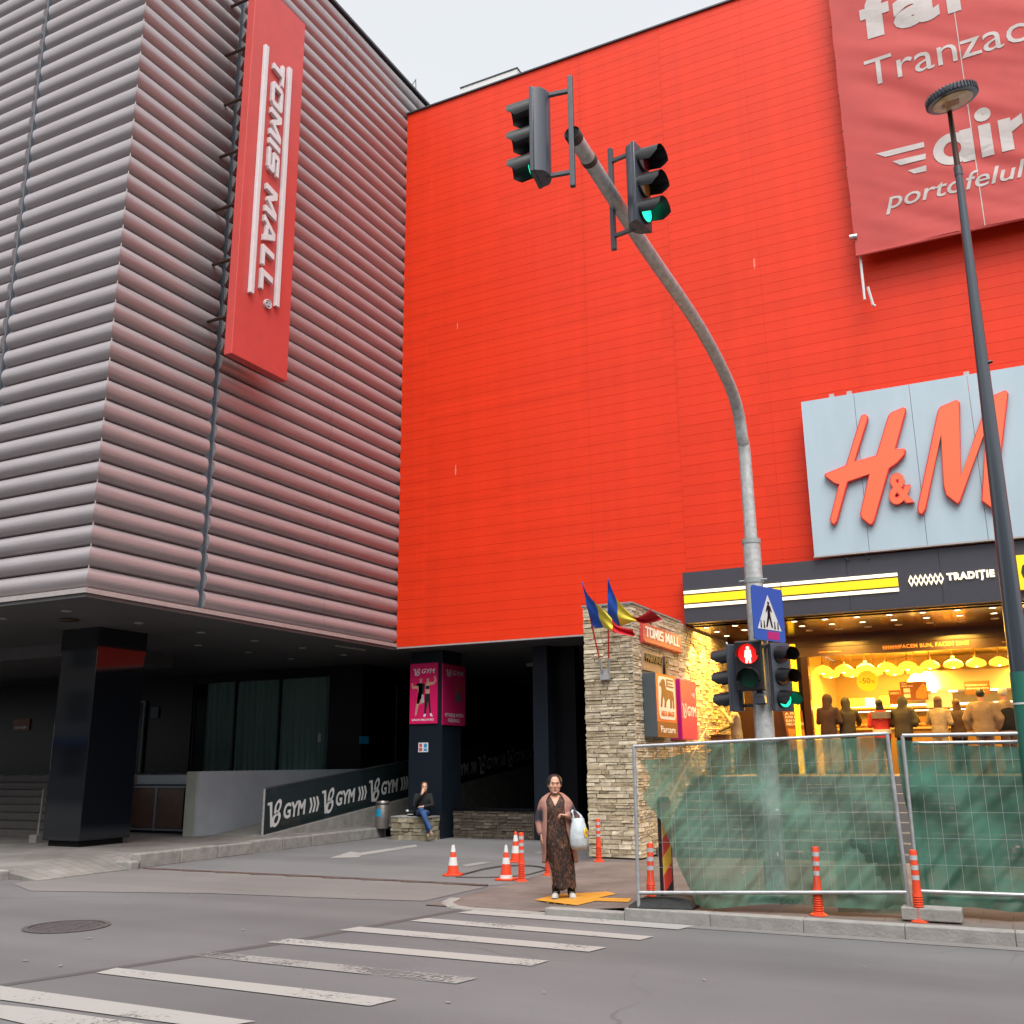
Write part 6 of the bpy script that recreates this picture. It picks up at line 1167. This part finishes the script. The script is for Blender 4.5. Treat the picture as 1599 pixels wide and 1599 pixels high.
# cardigan: open coat shell and two sleeves
def coat():
    g = MB(); rows = [(1.325, -.09, .02, .078, .075, 40), (1.295, -.09, .02, .125, .098, 50), (1.26, -.09, .015, .170, .120, 48), (1.22, -.088, .01, .202, .145, 46), (1.15, -.085, .005, .212, .165, 40), (1.0, -.082, .005, .212, .17, 42), (.85, -.075, .005, .218, .178, 46), (.7, -.06, .01, .220, .182, 56), (.56, -.045, .015, .215, .182, 66), (.44, -.04, .02, .225, .185, 74)]
    n = 46; rs = []
    for i in range(len(rows)-1):
        for k in range(4):
            z, cx, cy, rx, ry, op = [a+(c-a)*k/4 for a, c in zip(rows[i], rows[i+1])]; rs.append((z, cx, cy, rx, ry, op))
    rs.append(rows[-1]); vs = []
    for z, cx, cy, rx, ry, op in rs:
        for j in range(n):
            a = radians(-90+op*.8+(360-op*1.6)*j/(n-1)); w = max(0, 1.1-z); k = 1+.035*w*sin(a*8+z*2); vs.append((cx+rx*cos(a)*k, cy+ry*sin(a)*k, z))
    return g.add(vs, [(r*n+j, r*n+j+1, (r+1)*n+j+1, (r+1)*n+j) for r in range(len(rs)-1) for j in range(n-1)])
k_ = coat().build('cardigan', 'cardigan', wm, smooth=180, fix=False); m_ = k_.modifiers.new('s', 'SOLIDIFY'); m_.thickness = .012
b = MB(); limb(b, [(-.235, .02, 1.185), (-.312, .02, .99), (-.290, -.045, .835)], [.080, .066, .052]); 
blob('sleeve', 'cardigan', wm, b, .012, 3)
b = MB(); limb(b, [(.060, .02, 1.185), (.155, -.005, 1.03), (.085, -.175, 1.045)], [.080, .070, .052]); blob('sleeve', 'cardigan2', wm, b, .012, 3)
for i, (fx, yw) in enumerate(((-.10, radians(-8)), (.10, radians(10)))):
    b = MB(); shoe(b, (fx, .0, .016), yw); s_ = b.build('shoe', 'shoe_w', wm, smooth=60); b = MB(); shoe(b, (fx, .0, 0), yw, 1.03); b.v = [(x, y, min(z, .022)) for x, y, z in b.v]; b.build('sole', 'sole', s_)
    b = MB(); b.obox((fx, -.05, .075), (.03, 0, 0), (0, .03, -.012), (0, .004, .008)); b.build('strap', 'shoe_b', s_, bevel=.004)
# carrier bag on her forearm
bg_ = thing('carrier_bag', 'white plastic carrier bag with a yellow sticker hanging from the woman\'s arm', 'bag', (0, 0, 0)); bg_.matrix_world = Matrix.Translation(wm.location) @ Matrix.Rotation(wm.rotation_euler.z, 4, 'Z') @ Matrix.Translation((.21, -.15, .62))
random.seed(2); rings = []
for z, rx, ry in ((0, .075, .05), (.015, .10, .075), (.06, .118, .095), (.15, .12, .10), (.24, .112, .09), (.31, .095, .07), (.36, .085, .045), (.385, .08, .03)):
    rings.append([V((rx*cos(a)*(1+.05*noise.noise(V((3*cos(a), 3*sin(a), z*9))))+.02*(.2-z), ry*sin(a)*(1+.1*noise.noise(V((3*cos(a), 3*sin(a), z*9+4)))), z+.02*noise.noise(V((4*cos(a), 4*sin(a), z*14))))) for a in [2*pi*j/40 for j in range(40)]])
MB().loft(rings).build('sack', 'bag', bg_, smooth=180)
for sy in (-1, 1):
    b = MB(); b.loft([[V((x+dx, y+dy, z)) for dx, dy in ((-w, -.003), (w, -.003), (w, .003), (-w, .003))] for x, y, z, w in ((-.06, sy*.025, .36, .028), (-.075, sy*.02, .43, .016), (-.08, sy*.01, .475, .012), (-.07, 0, .495, .012), (-.02, 0, .475, .012), (.03, sy*.015, .43, .014), (.055, sy*.025, .36, .026))]); b.build('handle', 'bag', bg_, smooth=60)
b = MB(); b.prism([(.045*cos(2*pi*k/20)*.8, .06*sin(2*pi*k/20)) for k in range(20)], (.092, -.062, .21), V((.6, .75, 0)), Z3, .0, .012); b.build('sticker', 'yellow_s', bg_); b = MB(); b.prism([(.012, -.03), (.022, -.03), (.018, .02), (-.02, .01)], (.092, -.062, .21), V((.6, .75, 0)), Z3, .0125, .014); b.build('sticker_print', 'sticker_r', bg_)

# --- generic standing figure
def person(label, loc, rz, H, top, legs, hairm, lh=None, rh=None, hood=None, long_hair=0, look=0, lean=0, group=None, skin='skin', puffy=0, cap=None, legs_pose=None, hat=None):
    """lh / rh: (elbow, hand) of the figure's left (+x) and right (-x) arm; the figure faces local -Y"""
    t = thing('person', label, 'person', loc, rz, group); s = H/1.72
    sc = lambda q: V(q)*s
    sh = 1.40; lx = V((0, lean, 0))
    lh = lh or ((.27, .03, 1.12), (.26, -.10, .88)); rh = rh or ((-.27, .03, 1.12), (-.26, -.10, .88))
    b = MB(); hc = sc(V((0, -.03, 1.60))+lx*1.1); R = head(b, hc, s, look)
    b.loft([[q*s+lx*s for q in ringz(0, 0, z, r, r)] for z, r in ((1.40, .06), (1.47, .055), (1.56, .055))])
    rows = ((.84, .15, .10), (.95, .165, .115), (1.08, .145, .10), (1.22, .165, .115), (1.34, .18, .105), (1.41, .13, .075), (1.45, .06, .055))
    b.loft([[(q+lx*((z-.9)/.6))*s for q in ringz(0, 0, z, rx, ry)] for z, rx, ry in rows])
    for side, (e, h) in ((1, lh), (-1, rh)):
        S0 = V((side*.185, 0, 1.37))+lx*.8; limb(b, [sc(S0), sc(e), sc(h)], [.055*s, .043*s, .03*s]); d = (V(h)-V(e)).normalized(); hand(b, sc(h)+d*.01, d, (-side, 0, .2), s, .5)
    lp_ = legs_pose or (((.09, 0, .50), (.10, .02, .08)), ((-.09, 0, .50), (-.10, .02, .08)))
    for side, (k, a) in zip((1, -1), lp_): limb(b, [sc((side*.085, 0, .88)), sc(k), sc(a)], [.085*s, .058*s, .04*s])
    blob('body', skin, t, b, .016, 3); pf = .012+puffy
    b = MB(); b.loft([[(q+lx*((z-.9)/.6))*s for q in ringz(0, 0, z, rx+pf+.006, ry+pf+.012)] for z, rx, ry in ((.80, .165, .115), (.95, .165, .115), (1.08, .15, .105), (1.22, .167, .115), (1.34, .182, .107), (1.42, .13, .08), (1.47, .07, .065))])
    for side, (e, h) in ((1, lh), (-1, rh)):
        S0 = V((side*.185, 0, 1.37))+lx*.8; w_ = V(e).lerp(V(h), .88); limb(b, [sc(S0), sc(e), sc(w_)], [(.062+pf)*s, (.05+pf)*s, (.038+pf)*s])
    if hood: b.ellipsoid(hc+V((0, .02*s, .0)), (.115*s, .125*s, .145*s), 18, 12); b.loft([[q*s+lx*s for q in ringz(0, .02, z, r, r)] for z, r in ((1.40, .11), (1.50, .10), (1.60, .09))])
    def open_hood(co):
        q = R.inverted() @ (co-hc)
        if hood and q.length < .19*s and q.y < -.03*s and q.z > -.13*s: co = co+R @ V((0, (-.03*s-q.y), 0))
        return co
    blob('jacket', top, t, b, .018, 4, open_hood)
    b = MB(); b.loft([[q*s for q in ringz(0, .005, z, rx, ry)] for z, rx, ry in ((.80, .165, .12), (.90, .172, .125), (.98, .16, .118))])
    for side, (k, a) in zip((1, -1), lp_): limb(b, [sc((side*.085, 0, .86)), sc(k), sc(V(a)+V((0, 0, -.02)))], [.098*s, .072*s, .058*s])
    blob('trousers', legs, t, b, .018, 4)
    for i, (k, a) in enumerate(lp_): b = MB(); shoe(b, sc((a[0], a[1]-.02, a[2]-.08)), 0, s); b.build('shoe', 'shoe_b', t, smooth=60)
    if not hood:
        b = MB(); q0 = MB(); q0.ellipsoid((0, .036, .040), (.094, .1, .095), 18, 12)
        if long_hair: q0.loft([[V((x*w, .06+y*.5, z)) for x, y, _ in ringz(0, 0, 0, 1, .12, 14)] for z, w in ((.04, .08), (-.08, .095), (-.2, .105), (-long_hair, .085), (-long_hair-.08, .04))])
        b.add([hc+(R @ V(p))*s for p in q0.v], q0.f)
        blob('hair', hairm, t, b, .014, 2)
    if hat: b = MB(); q0 = MB(); q0.ellipsoid((0, .01, .07), (.09, .105, .065), 18, 8); q0.ellipsoid((0, -.1, .055), (.06, .06, .012), 12, 6); b.add([hc+(R @ V(p))*s for p in q0.v], q0.f); b.build('cap', hat, t, smooth=180)
    face(t, hc, R, s)
    return t
G = 'customers in front of the bakery'
def stand(px_, y, headpy): p = P(px_, headpy, 1, y); return (p.x, y, ZFL), p.z-ZFL
# queue seen from behind (facing +Y)
def q_(px_, hp, y): l, h = stand(px_, y, hp); return l, min(1.9, max(1.5, h*1.0))
fw = ((.25, -.06, 1.12), (.12, -.31, 1.14)); fwr = ((-.26, -.04, 1.12), (-.14, -.30, 1.10))
l, h = q_(1290, 1085, 22.9); person('person in a maroon hooded top and cream trousers, hood up, beside the yellow post', l, pi-.25, h, 'maroon_c', 'cream_c', 'hair', fw, fwr, hood=True, lean=-.03, group=G)
l, h = q_(1320, 1090, 23.1); person('person in a dark olive hooded jacket stretching an arm to the counter', l, pi+.3, h, 'olive_c', 'black_c', 'hair', ((.30, -.05, 1.12), (.26, -.3, 1.05)), ((-.30, -.2, 1.2), (-.34, -.55, 1.12)), hood=True, group=G, puffy=.01)
l, h = q_(1373, 1088, 23.0); rp_ = person('person with long dark hair in a red jacket with a pale lower band', l, pi+.35, h*.96, 'red_c', 'brown_c', 'hair', fw, fwr, long_hair=.22, lean=-.07, group=G, puffy=.01)
b = MB(); b.loft([ringz(0, .0, z, .198, .155) for z in (.84, .93)], cap=False); b.build('pale_band', 'white_c', rp_, smooth=180, fix=False); b = MB(); b.loft([ringz(0, 0.01, z, .205, .16) for z in (1.16, 1.30)], cap=False); b.build('pale_band', 'grey_c', rp_, smooth=180, fix=False)
l, h = q_(1406, 1086, 22.95); person('person in a quilted dark brown puffer jacket with its hood up', l, pi-.35, h*.98, 'olive_c', 'black_c', 'hair', fw, fwr, hood=True, lean=-.06, group=G, puffy=.028)
l, h = q_(1462, 1088, 23.0); person('woman with long light brown hair in a beige coat, head bowed to the counter', l, pi-.35, h, 'beige_c', 'cream_c', 'hair_b', ((.30, -.1, 1.15), (.2, -.38, 1.1)), fwr, long_hair=.36, lean=-.06, group=G)
l, h = q_(1492, 1090, 23.35); person('woman with brown hair close behind the beige coated woman, dark sleeves', l, pi+.4, h*.98, 'brown_c', 'black_c', 'hair_b', ((.28, -.15, 1.15), (.18, -.4, 1.05)), fwr, long_hair=.30, group=G)
l, h = q_(1530, 1077, 22.9); person('broad man in a tan jacket and dark flat cap seen from behind', l, pi, h, 'tan_c', 'brown_c', 'hair', ((.32, .0, 1.12), (.28, -.12, .92)), ((-.32, 0, 1.12), (-.28, -.12, .92)), group=G, puffy=.03, hat='brown_c')
l, h = q_(1566, 1075, 23.1); gv_ = person('grey haired man in a black padded vest turning towards the flat cap man', l, pi+.7, h, 'tan_c', 'brown_c', 'hair_g', None, None, group=G, look=-.6)
b = MB(); b.loft([ringz(0, 0, z, rx, ry) for z, rx, ry in ((.86, .195, .15), (1.0, .19, .145), (1.22, .2, .15), (1.36, .18, .125), (1.43, .12, .09))], cap=False); v_ = b.build('vest', 'black_c', gv_, smooth=180, fix=False); v_.modifiers.new('s', 'SOLIDIFY').thickness = .02
# the man leaning by the lit stone wall
p = P(1140, 1098, 1, 22.3); h = p.z-ZFL
person('man in a grey sweater and jeans by the lit stone wall, hand raised', (p.x+.12, 22.3, ZFL), radians(-75), min(1.8, max(1.6, h)), 'grey_c', 'denim_d', 'hair', ((.25, -.12, 1.20), (.05, -.28, 1.46)), ((-.24, -.15, 1.15), (-.15, -.45, 1.02)), look=.2, lean=-.04)
dk = site('waste_bin', 'dark brown bin standing by the lit stone wall at the top of the shop steps', 'bin', (-6, 21.4, ZFL)); A = P(1112, 1150, 1, 21.6); MB().box(-6.05, -5.72, 21.5, 21.85, ZFL, A.z).build('body', 'wood_d', dk, bevel=.01); MB().box(-6.07, -5.70, 21.48, 21.87, A.z+.001, A.z+.03).build('lid', 'brownm', dk)
# --- the seated woman
A = P(655, 1290, 1, 20.45); sx, sy, sz = A.x, 20.62, .54
sw_ = thing('person', 'woman in a black jacket and jeans seated on the stone ledge, hand at mouth', 'person', (sx, sy, sz), radians(28)); sw_.scale = (.92, .92, .95)
b = MB(); hc = V((.03, -.09, .70)); R = head(b, hc, .95, radians(12))
b.loft([ringz(0, -.03-.0, z, r, r) for z, r in ((.50, .055), (.60, .05), (.66, .05))])
b.loft([ringz(0, cy, z, rx, ry) for z, cy, rx, ry in ((.02, .0, .17, .13), (.15, -.0, .165, .12), (.3, -.01, .155, .11), (.43, -.02, .165, .105), (.52, -.03, .12, .075), (.56, -.03, .06, .05))])
limb(b, [(-.18, -.02, .49), (-.22, -.12, .26), (-.02, -.22, .55)], [.05, .04, .03]); hand(b, (-.015, -.225, .56), (.15, .25, .8), (.3, 1, 0), .9, .6)
limb(b, [(.18, -.02, .49), (.24, -.14, .27), (.02, -.26, .24)], [.05, .04, .03]); hand(b, (.01, -.265, .24), (-1, -.1, 0), (0, .3, -1), .9, .4)
L_ = ([(.09, -.02, .08), (.06, -.42, .10), (.16, -.40, -.36)], [(-.09, -.02, .08), (-.02, -.44, .17), (.24, -.55, -.30)])
for l_ in L_: limb(b, l_, [.08, .056, .038])
blob('body', 'skin2', sw_, b, .012, 3)
b = MB(); b.loft([ringz(0, cy, z, rx, ry) for z, cy, rx, ry in ((-.0, .0, .195, .16), (.15, -.0, .185, .14), (.3, -.01, .175, .13), (.43, -.02, .185, .12), (.52, -.03, .135, .09), (.57, -.03, .07, .065))])
limb(b, [(-.18, -.02, .49), (-.22, -.12, .26), (-.05, -.21, .50)], [.068, .058, .045]); limb(b, [(.18, -.02, .49), (.24, -.14, .27), (.06, -.25, .24)], [.068, .058, .045]); blob('jacket', 'black_c', sw_, b, .014, 3)
b = MB(); b.loft([ringz(0, .0, z, .185, .15) for z in (.0, .09, .14)])
for l_ in L_: limb(b, l_[:2]+[tuple(V(l_[1]).lerp(V(l_[2]), .94))], [.093, .07, .052])
blob('jeans', 'denim', sw_, b, .014, 3)
for l_, yw in zip(L_, (.1, .3)): b = MB(); shoe(b, (l_[2][0], l_[2][1]-.02, l_[2][2]-.09), yw, .95); b.v = [(x, y, max(z, -.535)) for x, y, z in b.v]; b.build('shoe', 'tan_c', sw_, smooth=60)
b = MB(); t = MB(); t.ellipsoid((0, .036, .044), (.100, .103, .096), 18, 12); t.loft([[V((x*w, .05+y*.6, z)) for x, y, _ in ringz(0, 0, 0, 1, .12, 14)] for z, w in ((.04, .085), (-.08, .10), (-.17, .09), (-.2, .05))]); b.add([hc+(R @ V(q))*.95 for q in t.v], t.f)
blob('hair', 'hair_b', sw_, b, .012, 2); face(sw_, hc, R, .95)
hb = site('handbag', 'black handbag with white trim lying on the stone ledge beside the seated woman', 'handbag', (sx-.35, 20.7, .54)); b = MB(); b.box(sx-.46, sx-.24, 20.6, 20.75, .541, .66); b.build('body', 'black_c', hb, bevel=.03); b = MB(); b.ellipsoid((sx-.42, 20.58, .66), (.04, .02, .03), 10, 6); b.box(sx-.42, sx-.26, 20.585, 20.6, .575, .59); b.build('trim', 'white', hb)
